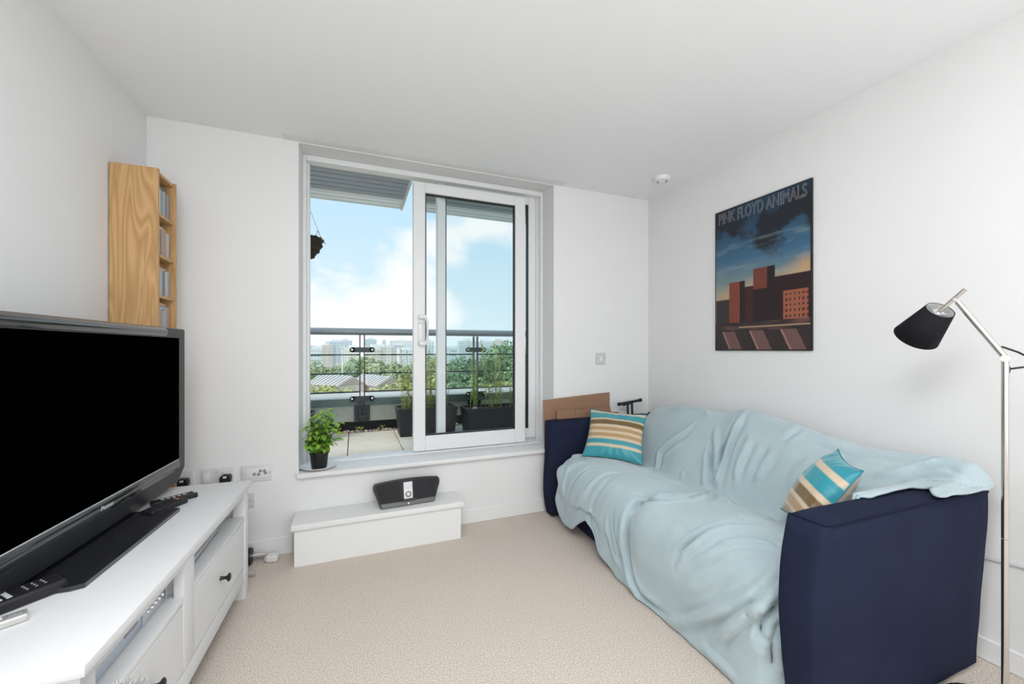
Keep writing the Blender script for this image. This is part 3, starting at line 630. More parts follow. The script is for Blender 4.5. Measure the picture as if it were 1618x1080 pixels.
#--SHEET-END
#FOLDS
FOLDS = [
 ([(1.243, 0.885), (1.348, 0.63), (1.28, 0.524), (1.22, 0.453), (1.19, 0.375)], 0.012, 0.016),
 ([(1.25, 0.849), (1.325, 0.637), (1.25, 0.538), (1.183, 0.467)], -0.008, 0.014),
 ([(1.505, 0.29), (1.393, 0.283), (1.28, 0.283), (1.205, 0.283)], -0.008, 0.015),
 ([(1.273, 0.29), (1.213, 0.283), (1.13, 0.297)], 0.01, 0.015),
 ([(1.025, 0.382), (0.98, 0.467), (0.935, 0.559), (0.92, 0.616), (0.905, 0.679)], 0.016, 0.014),
 ([(1.018, 0.503), (0.988, 0.587), (0.95, 0.679), (0.905, 0.743)], 0.012, 0.012),
 ([(0.995, 0.503), (0.958, 0.595), (0.92, 0.694), (0.89, 0.75)], -0.014, 0.016),
 ([(0.913, 0.311), (0.913, 0.375), (0.92, 0.432), (0.928, 0.495), (0.92, 0.58), (0.913, 0.651), (0.898, 0.694)], -0.02, 0.012),
 ([(0.898, 0.297), (0.89, 0.382), (0.898, 0.439), (0.905, 0.51), (0.898, 0.587), (0.883, 0.679), (0.838, 0.729)], 0.016, 0.016),
 ([(0.823, 0.425), (0.83, 0.495), (0.815, 0.58), (0.8, 0.623)], -0.01, 0.016),
 ([(0.785, 0.418), (0.785, 0.503), (0.785, 0.595), (0.763, 0.644)], 0.01, 0.018),
 ([(0.68, 0.425), (0.695, 0.51), (0.695, 0.587)], -0.008, 0.018),
 ([(0.643, 0.432), (0.65, 0.51), (0.665, 0.595)], 0.008, 0.018),
 ([(0.575, 0.262), (0.598, 0.304), (0.62, 0.354)], -0.008, 0.014),
 ([(0.463, 0.354), (0.493, 0.467), (0.5, 0.545)], 0.007, 0.02),
 ([(1.1, 0.651), (1.1, 0.694), (0.995, 0.828)], 0.006, 0.012),
 ([(1.213, 0.913), (1.153, 0.878), (1.04, 0.835), (0.958, 0.835), (0.913, 0.814)], -0.016, 0.014),
 ([(0.71, 0.963), (0.77, 0.885), (0.89, 0.757), (0.883, 0.736), (0.883, 0.715)], -0.016, 0.013),
 ([(0.688, 0.984), (0.695, 0.934), (0.733, 0.863), (0.853, 0.75)], 0.014, 0.012),
 ([(0.785, 0.729), (0.643, 0.821), (0.605, 0.793), (0.523, 0.793), (0.433, 0.793)], -0.018, 0.014),
 ([(0.71, 0.856), (0.71, 0.807), (0.613, 0.849)], 0.01, 0.014),
 ([(0.77, 0.892), (0.71, 0.998), (0.733, 1.047), (0.755, 1.09), (0.815, 1.132), (0.89, 1.168), (0.883, 1.217), (0.89, 1.274)], -0.016, 0.013),
 ([(0.785, 1.019), (0.793, 1.062), (0.8, 1.111), (0.89, 1.147), (0.898, 1.189)], 0.012, 0.013),
 ([(0.898, 1.21), (0.89, 1.281), (0.883, 1.352), (0.86, 1.437), (0.823, 1.493), (0.755, 1.536), (0.658, 1.536), (0.59, 1.529)], -0.016, 0.014),
 ([(0.913, 1.246), (0.913, 1.324), (0.905, 1.401), (0.875, 1.479), (0.823, 1.522), (0.755, 1.55)], 0.014, 0.012),
 ([(0.995, 1.253), (0.995, 1.316), (0.958, 1.387), (0.928, 1.458), (0.883, 1.5)], -0.011, 0.012),
 ([(1.04, 1.302), (1.04, 1.38), (1.003, 1.444), (0.935, 1.493)], 0.009, 0.012),
 ([(1.19, 1.394), (1.22, 1.536), (1.16, 1.536), (1.078, 1.522)], -0.008, 0.014),
 ([(0.545, 1.288), (0.53, 1.246), (0.485, 1.175), (0.455, 1.118), (0.44, 1.062), (0.418, 0.984), (0.395, 0.913), (0.343, 0.856)], -0.016, 0.013),
 ([(0.523, 1.295), (0.5, 1.239), (0.455, 1.175), (0.425, 1.118), (0.403, 1.062), (0.373, 1.005), (0.32, 0.885)], 0.013, 0.015),
 ([(0.373, 1.104), (0.335, 1.062), (0.298, 1.019), (0.245, 0.991)], -0.012, 0.012),
 ([(0.38, 1.139), (0.328, 1.083), (0.275, 1.04), (0.223, 1.019)], 0.01, 0.013),
 ([(0.485, 1.288), (0.41, 1.224), (0.35, 1.175)], -0.006, 0.014),
 ([(0.523, 0.934), (0.463, 0.899), (0.433, 0.835), (0.47, 0.679)], -0.009, 0.011),
 ([(0.485, 0.977), (0.44, 0.92), (0.365, 0.821)], 0.007, 0.01),
 ([(0.59, 1.543), (0.53, 1.522), (0.47, 1.486), (0.358, 1.387), (0.26, 1.302), (0.2, 1.232), (0.17, 1.168), (0.17, 1.111)], 0.02, 0.018),
 ([(0.53, 1.536), (0.44, 1.472), (0.335, 1.38), (0.253, 1.302), (0.185, 1.232), (0.155, 1.139)], -0.014, 0.015),
 ([(0.463, 1.394), (0.395, 1.331), (0.32, 1.26), (0.268, 1.189)], -0.006, 0.018),
 ([(0.35, 1.486), (0.29, 1.408), (0.23, 1.331), (0.185, 1.26), (0.155, 1.196), (0.14, 1.168)], 0.015, 0.018),
 ([(0.335, 1.486), (0.268, 1.401), (0.2, 1.316), (0.17, 1.274)], -0.01, 0.016),
 ([(0.178, 1.302), (0.17, 1.267), (0.155, 1.217), (0.14, 1.182)], 0.016, 0.013),
 ([(0.155, 1.359), (0.163, 1.316), (0.155, 1.274), (0.14, 1.239), (0.132, 1.217)], -0.018, 0.013),
 ([(0.148, 1.38), (0.148, 1.324), (0.148, 1.281), (0.132, 1.239)], 0.014, 0.012),
 ([(0.132, 1.423), (0.14, 1.345), (0.132, 1.295), (0.126, 1.26)], -0.012, 0.013),
 ([(0.12, 1.444), (0.126, 1.366), (0.12, 1.309)], 0.01, 0.012),
 ([(0.418, 1.522), (0.35, 1.529), (0.283, 1.529), (0.238, 1.529)], 0.006, 0.014),
 ([(1.64, 1.26), (1.67, 1.196), (1.603, 1.118), (1.483, 1.062)], -0.01, 0.012),
 ([(1.52, 1.394), (1.543, 1.302), (1.535, 1.196), (1.438, 1.111)], 0.01, 0.013),
 ([(1.468, 1.423), (1.423, 1.274), (1.37, 1.196), (1.265, 1.104)], -0.01, 0.013),
 ([(1.37, 1.493), (1.273, 1.309), (1.228, 1.189), (1.16, 1.083)], 0.008, 0.014),
 ([(1.243, 1.536), (1.16, 1.295), (1.138, 1.161)], -0.008, 0.014),
 ([(1.168, 0.948), (0.995, 0.885), (0.92, 0.814)], 0.006, 0.016),
 ([(0.523, 0.304), (0.44, 0.297), (0.343, 0.29), (0.238, 0.269), (0.14, 0.269)], -0.007, 0.014),
 ([(0.238, 0.368), (0.163, 0.326), (0.102, 0.29), (0.066, 0.248)], 0.01, 0.014),
 ([(0.185, 0.396), (0.132, 0.361), (0.066, 0.326), (0.006, 0.29)], -0.01, 0.014),
 ([(0.14, 0.318), (0.09, 0.297), (0.036, 0.276), (-0.006, 0.276)], -0.008, 0.012),
]
#ENDFOLDS
AV = np.concatenate([np.arange(-.042, .14, .006), np.arange(.14, 1.7205, .0075)])
PB = base_sheet(AV)
da = np.gradient(PB, axis=0); dt = np.gradient(PB, axis=1); NR = np.cross(dt, da); NR /= (np.linalg.norm(NR, axis=2, keepdims=True)+1e-9)
if NR[len(AV)//2, NT//2, 2] < 0: NR = -NR
TT = np.linspace(0, 1, NT)*1.55
GA, GT = np.meshgrid(AV, TT, indexing='ij'); disp = np.zeros_like(GA)
for (pts, h, wd) in FOLDS:
    P = np.array(pts, float); best = np.full(GA.shape, 9.); along = np.zeros(GA.shape)
    L_ = np.r_[0, np.cumsum(np.linalg.norm(np.diff(P, axis=0), axis=1))]
    for i in range(len(P)-1):
        v = P[i+1]-P[i]; l2 = (v**2).sum()+1e-12
        u = np.clip(((GA-P[i, 0])*v[0]+(GT-P[i, 1])*v[1])/l2, 0, 1)
        d = np.hypot(GA-P[i, 0]-u*v[0], GT-P[i, 1]-u*v[1]); mk = d < best
        best[mk] = d[mk]; along[mk] = (L_[i]+u[mk]*math.sqrt(l2))/L_[-1]
    tp = np.clip(np.minimum(along, 1-along)/.22, 0, 1); tp = .15+.85*tp*tp*(3-2*tp)
    x = best/(wd*.88)
    disp += 1.5*h*tp*(np.exp(-x*x)-.35*np.exp(-((x-2.0)/1.0)**2))
rw = np.zeros_like(GA)
for i in range(GA.shape[0]):
    for j in range(0, NT):
        rw[i, j] = mnoise.noise(Vector((GA[i, j]*7, GT[i, j]*7, 1.7)))*.004+mnoise.noise(Vector((GA[i, j]*21, GT[i, j]*12, 5.1)))*.0016
hang = np.clip((GT-1.10)/.3, 0, 1)
disp += rw+hang*.005*np.sin(GA*23+3.2*np.sin(GA*6.3))
# bunched end lying on the near armrest
end_ = np.clip((.10-GA)/.06, 0, 1)
disp += end_*(.008+.004*np.sin(GT*17+GA*25+1)+.010*np.exp(-((GA-.0)/.022)**2))
# left end of the throw bunches up over the front
lf = np.clip((GA-1.50)/.2, 0, 1)*np.clip((GT-.95)/.2, 0, 1)
disp += .014*lf*np.sin(GT*34+GA*20)
QP = PB+NR*disp[:, :, None]
QP[:, :, 2] = np.maximum(QP[:, :, 2], .006)
fl = (GA < .10); QP[:, :, 2] = np.where(fl & (PB[:, :, 2] > .6), np.maximum(QP[:, :, 2], .682), QP[:, :, 2])
def keep(i, j):
    a, b, z = PB[i, j]; tt = GT[i, j]
    if a < .055: return b < .868 and j > 6 and b > .595+.03*math.sin(a*60)+(-.02 if a < 0 else 0)
    if a < .078: return b > .33+1.2*max(0, .075-a)
    if a > 1.655: return tt < .62 or (a < 1.69 and tt < .9)
    if a > 1.64: return tt < 1.25 or True
    return True
idx = {}; vs, fs = [], []
for i in range(len(AV)):
    for j in range(NT):
        if keep(i, j): idx[(i, j)] = len(vs); vs.append(tuple(sw(*QP[i, j])))
for i in range(len(AV)-1):
    for j in range(NT-1):
        q = [(i, j), (i+1, j), (i+1, j+1), (i, j+1)]
        if all(k in idx for k in q): fs.append([idx[k] for k in q])
bk = thing('throw_blanket', 'pale blue-green fleece throw draped over the navy sofa down to the carpet', 'blanket', SO)
me = bpy.data.meshes.new('cloth'); me.from_pydata([tuple(Vector(v)-SO) for v in vs], [], fs); me.materials.append(FLEECE)
me.polygons.foreach_set('use_smooth', [True]*len(me.polygons))
o = bpy.data.objects.new('cloth', me); C.objects.link(o); o.parent = bk
bmc = nb(); bmc.from_mesh(me); bmesh.ops.recalc_face_normals(bmc, faces=bmc.faces)
be = [ed for ed in bmc.edges if ed.is_boundary]; adj = {}
for ed in be:
    for v in ed.verts: adj.setdefault(v.index, []).append(ed.other_vert(v).index)
start = be[0].verts[0].index; loop = [start]; prev = None; cur = start
while True:
    nx_ = [k for k in adj[cur] if k != prev]
    if not nx_: break
    prev, cur = cur, nx_[0]
    if cur == start or len(loop) > 6000: break
    loop.append(cur)
lp_ = np.array([vs[k] for k in loop]); 
for _ in range(3): lp_ = (np.roll(lp_, 1, 0)+2*lp_+np.roll(lp_, -1, 0))/4
bmc.free()
bm = nb(); tube(bm, [Vector(p)-SO for p in lp_[::2]], .0055, 8, closed=True); obj('hem', bm, FLEECE, bk, 60)
so = o.modifiers.new('thickness', 'SOLIDIFY'); so.thickness = .005; so.offset = 1

# ------------------------------------------------------------------ cushions
def stripes(name, bands):
    m = attr_mat(name, .38, .45, bump=(320, .25, .002), sheen=.3); return m
TEAL, CREAM, BROWN, TAN, TEAL2 = (.045, .31, .36), (.66, .53, .37), (.17, .105, .035), (.47, .30, .15), (.02, .29, .36)
def cushion(name, label, BL, BR, TL, TR, bands, thick, teal, back=(.50, .42, .33), noise_seed=0, sag=.10):
    BL, BR, TL, TR = map(Vector, (BL, BR, TL, TR)); c = (BL+BR+TL+TR)/4
    n = (BR-BL).cross(TL-BL).normalized()
    t = thing(name, label, 'cushion', c)
    G = 56; vs, cols, fs = [], [], []
    for side in (1, -1):
        for j in range(G+1):
            for i in range(G+1):
                u, v = i/G, j/G; x, y = 2*u-1, 2*v-1
                ex = x*(1-sag*(1-y*y)*.9*abs(x)**2); ey = y*(1-sag*(1-x*x)*.9*abs(y)**2)
                p = BL+(BR-BL)*(ex+1)/2+(TL-BL)*(ey+1)/2+((TR-TL)-(BR-BL))*((ex+1)/2)*((ey+1)/2)
                h = thick*((1-x*x)**.55)*((1-y*y)**.55)
                rim = 1-max(abs(x), abs(y)); an = math.atan2(y, x)
                h += .004*math.sin(an*22+noise_seed)*math.exp(-rim*5)*min(1, rim*12)
                h += .006*mnoise.noise(Vector((u*5, v*5, noise_seed)))*min(1, rim*6)
                vs.append(p+n*h*side-c)
                if side > 0:
                    k = next(cl for lim, cl in bands if v <= lim+1e-6); cols.append((*k, 1))
                else: cols.append((*back, 1))
    W_ = G+1
    for s_ in range(2):
        for j in range(G):
            for i in range(G):
                q = [s_*W_*W_+j*W_+i, s_*W_*W_+j*W_+i+1, s_*W_*W_+(j+1)*W_+i+1, s_*W_*W_+(j+1)*W_+i]; fs.append(q if s_ == 0 else q[::-1])
    me = bpy.data.meshes.new('cover'); nf = len(fs)//2
    me.from_pydata([tuple(v) for v in vs], [], fs[:nf]); ca = me.color_attributes.new('Col', 'FLOAT_COLOR', 'POINT'); ca.data.foreach_set('color', [q for c_ in cols for q in c_])
    me.materials.append(stripes(name+'_front', bands)); me.polygons.foreach_set('use_smooth', [True]*len(me.polygons))
    o = bpy.data.objects.new('front_cover', me); C.objects.link(o); o.parent = t; o['label'] = 'striped front of the cushion'
    me = bpy.data.meshes.new('back'); me.from_pydata([tuple(v) for v in vs], [], fs[nf:]); me.materials.append(mat(name+'_back', back, .6, sheen=.2, bump=(60, .2, .004))); me.polygons.foreach_set('use_smooth', [True]*len(me.polygons))
    o = bpy.data.objects.new('back_cover', me); C.objects.link(o); o.parent = t; o['label'] = 'plain back of the cushion'
    ring = [vs[i] for i in range(W_)]+[vs[j*W_+G] for j in range(1, W_)]+[vs[G*W_+i] for i in range(G-1, -1, -1)]+[vs[j*W_] for j in range(G-1, 0, -1)]
    bm = nb(); tube(bm, ring, .0028, 6, closed=True); obj('seam', bm, mat(name+'_seam', tuple(q*.8 for q in teal), .5), t, 60)
    return t
b1 = [(.185, TEAL), (.235, CREAM), (.325, TEAL), (.375, CREAM), (.46, TAN), (.50, CREAM), (.585, TAN), (.63, CREAM), (.745, BROWN), (.785, CREAM), (.915, TEAL), (.965, CREAM), (1.0, TEAL)]
cushion('striped_cushion', 'teal, cream and brown striped cushion at the window end of the sofa', (1.418, 2.323, .47), (1.674, 2.026, .462), (1.588, 2.485, .752), (1.846, 2.195, .738), b1, .055, TEAL, noise_seed=1)
b2 = [(.10, TAN), (.15, CREAM), (.25, TAN), (.31, CREAM), (.44, BROWN), (.50, CREAM), (.705, TEAL2), (.79, CREAM), (1.0, TEAL2)]
cushion('striped_cushion', 'bright teal striped cushion with a beige back behind the near sofa arm', (1.72, 1.19, .49), (1.53, .97, .47), (1.935, 1.09, .752), (1.735, .895, .735), b2, .075, TEAL2, back=(.50, .43, .36), noise_seed=5, sag=.13)

# grey shaggy cushion whose corner shows in front of the cabinet
t = thing('shaggy_cushion', 'grey shaggy cushion corner at the bottom edge in front of the white cabinet', 'cushion', (-.425, .93, 0))
bm = nb(); bmesh.ops.create_uvsphere(bm, u_segments=28, v_segments=20, radius=1)
for v in bm.verts:
    q = v.co; sg = lambda k, p: math.copysign(abs(k)**p, k); v.co = Vector((sg(q.x, .9)*.045, sg(q.y, .6)*.145, .262+sg(q.z, .5)*.258))
obj('pad', bm, mat('grey_wool', (.40, .39, .37), 1, noise=(30, .3, (.62, .60, .57)), bump=(60, 1, .02)), t, 180)
rg2 = random.Random(5); bm = nb()
for i in range(1500):
    a, b = rg2.uniform(0, 6.283), math.asin(rg2.uniform(-1, 1)); sg = lambda k, p: math.copysign(abs(k)**p, k)
    n = Vector((math.cos(a)*math.cos(b), math.sin(a)*math.cos(b), math.sin(b))); p = Vector((sg(n.x, .9)*.045, sg(n.y, .6)*.145, .262+sg(n.z, .5)*.258))
    q = p+Vector((n.x*.012, n.y*.016, n.z*.016))+Vector((rg2.uniform(-.01, .01), rg2.uniform(-.01, .01), rg2.uniform(-.01, .01)))
    if q.z < .006: q.z = .006
    tube(bm, [p, (p+q)/2+Vector((0, 0, .003)), q], [.003, .003, .001], 4)
o = obj('shag', bm, mat('shag_pile', (.34, .33, .32), 1, noise=(40, .3, (.52, .50, .49))), t); o['kind'] = 'stuff'

# ------------------------------------------------------------------ cardboard and folded stand behind the sofa
def sheet(name, par, pts, th, m=CARD):
    bm = nb(); n = (Vector(pts[1])-Vector(pts[0])).cross(Vector(pts[-1])-Vector(pts[0])).normalized()
    a = [bm.verts.new(Vector(p)) for p in pts]; b = [bm.verts.new(Vector(p)+n*th) for p in pts]; k = len(pts)
    bm.faces.new(a[::-1]); bm.faces.new(b)
    for i in range(k): f = bm.faces.new((a[i], a[(i+1) % k], b[(i+1) % k], b[i])); f.material_index = 1
    return obj(name, bm, [m, CARDE], par)
t = thing('cardboard_sheet', 'large flat brown cardboard sheet leaning on the back wall behind the sofa', 'cardboard', (1.55, 2.62, 0))
sheet('panel', t, [(-.255, 0, .02), (.30, 0, .0), (.30, .012, .848), (-.275, .012, .812)], .005)
sheet('crease', t, [(.133, -.003, .40), (.136, -.003, .40), (.139, .009, .838), (.136, .009, .838)], .002, CARDE)
t = thing('cardboard_box', 'flattened cardboard box with upturned flaps in front of the larger sheet', 'cardboard', (1.55, 2.60, 0))
sheet('panel', t, [(-.19, -.004, .01), (.27, -.004, .01), (.27, .004, .64), (-.19, .004, .66)], .005)
sheet('flap', t, [(-.178, -.008, .60), (-.03, -.010, .60), (-.03, -.004, .738), (-.18, -.004, .742)], .004)
sheet('flap', t, [(-.025, -.008, .60), (.10, -.008, .60), (.095, -.004, .73), (-.027, -.004, .733)], .004)
sheet('flap', t, [(.14, -.012, .60), (.30, -.020, .60), (.275, -.012, .742), (.135, -.006, .735)], .004)
sheet('flap', t, [(.22, -.020, .55), (.34, -.028, .55), (.345, -.024, .70), (.23, -.018, .708)], .004)
t = thing('folded_stand', 'black tube T foot of a folded stand behind the sofa in the corner', 'stand', (2.0, 2.56, 0))
bm = nb(); tube(bm, [(-.105, 0, .762), (.098, .01, .782)], .0105, 12); obj('cross_tube', bm, BLACKM, t, 40)
for p, q in (((-.118, 0, .761), (-.095, 0, .763)), ((.085, .01, .781), (.106, .01, .783))):
    bm = nb(); tube(bm, [p, q], .0135, 12); obj('rubber_end', bm, BLACKM, t, 40)
for x in (-.028, .012):
    bm = nb(); tube(bm, [(x, .004, .77), (x+.015, .006, .35), (x+.02, .006, .01)], .009, 10); obj('leg', bm, CHAR, t, 40)
bm = nb(); tube(bm, [(-.075, -.004, .752), (-.02, -.004, .762), (.0, -.004, .764)], .007, 8); obj('brace', bm, BLACKM, t, 40)

#OUTSIDE
# ------------------------------------------------------------------ terrace
TZ0 = .28
bm = nb(); box(bm, (-2.6, 2.95, -.2), (3.9, 5.6, TZ0-.035)); ter = struct('terrace_base', bm, CONC)
pm = []
for k in range(3):
    bm = nb(); box(bm, (-.2285, -.2235, 0), (.2285, .2235, .035), .004, 1); me = bpy.data.meshes.new('paver'); bm.to_mesh(me); bm.free()
    me.materials.append(PAVE if k < 2 else mat('pale_paver', (.64, .60, .51), .9, noise=(11, .3, (.73, .69, .60)), bump=(90, .3, .003))); pm.append(me)
for j in range(4):
    for i in range(-4, 7):
        o = bpy.data.objects.new('paver', random.choice(pm)); C.objects.link(o); o.parent = ter
        o.location = (-.055+.465*i+.2325, 4.66-.2285-.457*j, TZ0-.035+random.uniform(-.001, .002)); o.rotation_euler = (0, 0, random.uniform(-.004, .004))
bm = nb(); rg = random.Random(11)
pmats = [mat('pebble_%s' % n, c, .8) for n, c in (('tan', (.42, .30, .20)), ('pale', (.58, .53, .46)), ('grey', (.26, .25, .24)), ('rust', (.40, .20, .10)), ('dark', (.07, .06, .05)))]
for i in range(1500):
    x, y = rg.uniform(-1.2, 2.9), 4.665+abs(rg.gauss(0, .07))*1.0
    if y > 4.84: y = rg.uniform(4.67, 4.84)
    s = rg.uniform(.008, .022); v = bmesh.ops.create_icosphere(bm, subdivisions=1, radius=s)['verts']; k = rg.choice((0, 0, 1, 1, 2, 3, 4))
    Mx = Matrix.Rotation(rg.uniform(0, 3), 4, 'Z') @ Matrix.Diagonal((1, rg.uniform(.6, 1), rg.uniform(.5, .8), 1)); bmesh.ops.transform(bm, matrix=Mx, verts=v); bmesh.ops.translate(bm, verts=v, vec=(x, y, TZ0-.02+rg.uniform(0, .022)))
    for f in {f for q in v for f in q.link_faces}: f.material_index = k
tag(obj('gravel', bm, pmats, None, 60), 'strip of mixed brown pebbles along the foot of the terrace wall', 'gravel', kind='stuff')
rg = random.Random(4)
WEED = mat('weed_green', (.22, .34, .05), .7, noise=(20, .3, (.40, .46, .10))); WEEDY = mat('weed_yellow', (.50, .52, .16), .7); WEEDB = mat('weed_brown', (.36, .22, .10), .8)
for k, (x, y) in enumerate(((.03, 4.80), (.07, 4.76), (-.16, 4.78), (.30, 4.79))):
    t = thing('seedling', ['small green seedling in the gravel by the rail post', 'small seedling just in front of another one by the rail post', 'small seedling left of the rail post in the gravel', 'tiny seedling in the gravel right of the rail post'][k], 'plant', (x, y, TZ0-.005))
    for q in range(5):
        a = q*1.257+k; bm = nb(); tube(bm, [(0, 0, 0), (.012*math.cos(a), .012*math.sin(a), .03), (.03*math.cos(a), .03*math.sin(a), .045)], [.001, .006, .002], 4); obj('leaf', bm, WEED, t)
bm = nb(); box(bm, (-2.6, 4.86, .37), (3.9, 5.15, .545)); par = struct('parapet_wall', bm, CONC)
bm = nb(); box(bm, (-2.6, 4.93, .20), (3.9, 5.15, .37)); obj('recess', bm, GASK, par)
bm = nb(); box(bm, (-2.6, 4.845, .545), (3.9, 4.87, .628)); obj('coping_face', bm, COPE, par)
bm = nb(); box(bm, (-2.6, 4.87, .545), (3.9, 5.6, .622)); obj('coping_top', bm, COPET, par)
# railing
ra = thing('balcony_railing', 'dark grey terrace railing with a thick handrail, rods and glass panels', 'railing', (.08, 4.80, TZ0))
RX0, RX1 = -2.6, 3.9
bm = nb(); tube(bm, [(RX0-.08, 0, 1.093), (RX1-.08, 0, 1.111)], .039, 20); obj('handrail', bm, RAILT, ra, 60)
PX = [-2.63+.0, -1.318, 0, 1.318, 2.636]
for x in PX:
    for s in (-1, 1):
        bx('post_bar', (x+s*.0235-.0065, -.025, .14), (x+s*.0235+.0065, .025, 1.062), RAIL, ra)
    bx('foot_plate', (x-.085, .030, .085), (x+.085, .045, .272), RAIL, ra)
    bx('foot_block', (x-.045, -.01, .12), (x+.045, .03, .165), RAIL, ra, .004)
    for z in (.355, .898):
        bm = nb(); box(bm, (x-.105, -.035, z-.028), (x+.105, -.02, z+.028), 0)
        for s in (-1, 1): vs_ = lathe(bm, [(0, -.0075), (.028, -.0075), (.028, .0075), (0, .0075)], 20, M=Matrix.Rotation(R(90), 4, 'X'), c=(x+s*.105, -.0275, z))
        c_ = obj('clamp', bm, RAIL, ra)
        for s in (-1, 1):
            bm = nb(); lathe(bm, [(0, .010), (.008, .010), (.013, .008), (.014, 0)], 16, M=Matrix.Rotation(R(90), 4, 'X'), c=(x+s*.105, -.035, z)); obj('bolt', bm, STEEL, c_, 40)
for i in range(len(PX)-1):
    for z in (.842, .634, .428):
        bm = nb(); tube(bm, [(PX[i]+.03, 0, z), (PX[i+1]-.03, 0, z)], .0085, 10); obj('rod', bm, RAIL, ra, 60)
    bx('glass_panel', (PX[i]+.06, -.020, .10), (PX[i+1]-.06, -.010, .945), BGLASS, ra)
# planters
def weed(kind, h, lean, seed, m):
    rgw = random.Random(seed); bm = nb(); n = 9
    pts = [Vector((lean[0]*(i/n)**2, lean[1]*(i/n)**2, h*i/n)) for i in range(n+1)]; tube(bm, pts, [.0035*(1-.7*i/n)+.0008 for i in range(n+1)], 5)
    for i in range(int(h/.018)):
        u = rgw.uniform(.12, 1); p = Vector((lean[0]*u*u, lean[1]*u*u, h*u)); a = rgw.uniform(0, 6.283); L_ = (.07 if kind == 0 else .05)*(1.15-u*.75)
        d = Vector((math.cos(a), math.sin(a), .7)); s_ = Vector((-math.sin(a), math.cos(a), 0))*.008
        q = [bm.verts.new(p-s_*.4), bm.verts.new(p+s_*.4), bm.verts.new(p+d*L_*.55+s_), bm.verts.new(p+d*L_), bm.verts.new(p+d*L_*.55-s_)]; bm.faces.new(q)
    return bm
def planter(label, lo, hi, seed, ns, hmin, hmax):
    x0, y0 = lo; x1, y1 = hi; cx, cy = (x0+x1)/2, (y0+y1)/2; wx, wy = (x1-x0)/2, (y1-y0)/2
    t = thing('planter', label, 'planter', (cx, cy, TZ0+.003))
    bm = nb(); prof = [(.86, 0), (.985, .25), (1.0, .25), (1.03, .285), (.95, .285), (.93, .24)]; rings = []
    for k, z in prof: rings.append([bm.verts.new((sx*(wx-(1-k)*wy), sy*wy*k, z)) for sx, sy in ((-1, -1), (1, -1), (1, 1), (-1, 1))])
    for A_, B_ in zip(rings, rings[1:]):
        for i in range(4): bm.faces.new((A_[i], A_[(i+1) % 4], B_[(i+1) % 4], B_[i]))
    bm.faces.new(rings[0][::-1]); obj('trough', bm, TROUGH, t)
    bm = nb(); box(bm, (-wx+.02, -wy+.012, .2), (wx-.02, wy-.012, .262)); obj('soil', bm, SOIL, t)
    rgw = random.Random(seed); pal = [WEED, WEED, WEEDY, WEED, WEEDB]
    ms = []
    for k in range(6):
        bm = weed(k % 2, 1, (rgw.uniform(-.14, .14), rgw.uniform(-.1, .1)), seed*10+k, None); me = bpy.data.meshes.new('weed'); bm.to_mesh(me); bm.free(); me.materials.append(pal[k % 5]); ms.append(me)
    for k in range(ns):
        o = bpy.data.objects.new('weed', ms[rgw.randrange(6)]); C.objects.link(o); o.parent = t; h = rgw.uniform(hmin, hmax)*(1 if rgw.random() < .45 else .5)
        o.location = (rgw.uniform(-wx+.05, wx-.05), rgw.uniform(-wy+.04, wy-.04), .26); o.scale = (h*1.2, h*1.2, h); o.rotation_euler = (0, 0, rgw.uniform(0, 6.28))
    return t
planter('black planter of weeds at the far left behind the basil', (-1.12, 4.2), (-.375, 4.52), 2, 40, .30, .62)
planter('long black planter of weeds in the middle, behind the other planter', (.415, 4.22), (1.03, 4.56), 3, 70, .25, .68)
planter('nearest black planter with tall weeds at the right of the terrace', (1.08, 3.96), (1.82, 4.30), 4, 56, .30, .80)
t = thing('purple_flower', 'tiny pink flower at the left corner of the nearest planter', 'flower', (1.16, 4.0, TZ0+.26))
bm = nb(); 
for q in range(6):
    a = q*1.047; tube(bm, [(0, 0, .03), (.018*math.cos(a), .018*math.sin(a), .037), (.03*math.cos(a), .03*math.sin(a), .03)], [.003, .011, .002], 5)
obj('petals', bm, mat('pink_petal', (.62, .35, .58), .6), t); bm = nb(); tube(bm, [(0, 0, 0), (0, 0, .032)], .002, 5); obj('stem', bm, WEED, t)
# louvre canopies
def canopy(label, x0, x1, zc):
    t = thing('louvre_canopy', label, 'canopy', ((x0+x1)/2, 3.1, zc)); h = (x1-x0)/2
    for i in range(8):
        y = .03+.083*i
        bm = nb(); vs_ = prism(bm, [(-.036, .012), (-.036, -.004), (-.028, -.008), (.0, -.009), (.028, -.006), (.036, .0), (.036, .012)], lambda u, v, k: (-h+2*h*k, y+u, v), 1); obj('slat', bm, LOUV if i < 5 else LOUV_LIT, t)
        bx('slat_end', (h, y-.03, -.014), (h+.02, y+.035, .012), LOUVW, t)
    bx('gap_shade_sheet', (-h, -.02, .016), (h, .45, .020), RAIL, t)  # dark sheet added so the slat gaps read as lines of shade
    bx('wall_rail', (-h, -.15, .01), (h, -.03, .05), LOUVW, t)
    for x in (-h+.02, h-.03): bx('support_arm', (x-.012, -.15, .02), (x+.012, .66, .05), LOUV, t)
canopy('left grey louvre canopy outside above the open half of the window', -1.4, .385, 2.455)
canopy('right grey louvre canopy outside above the glazed half of the window', .52, 3.2, 2.455)
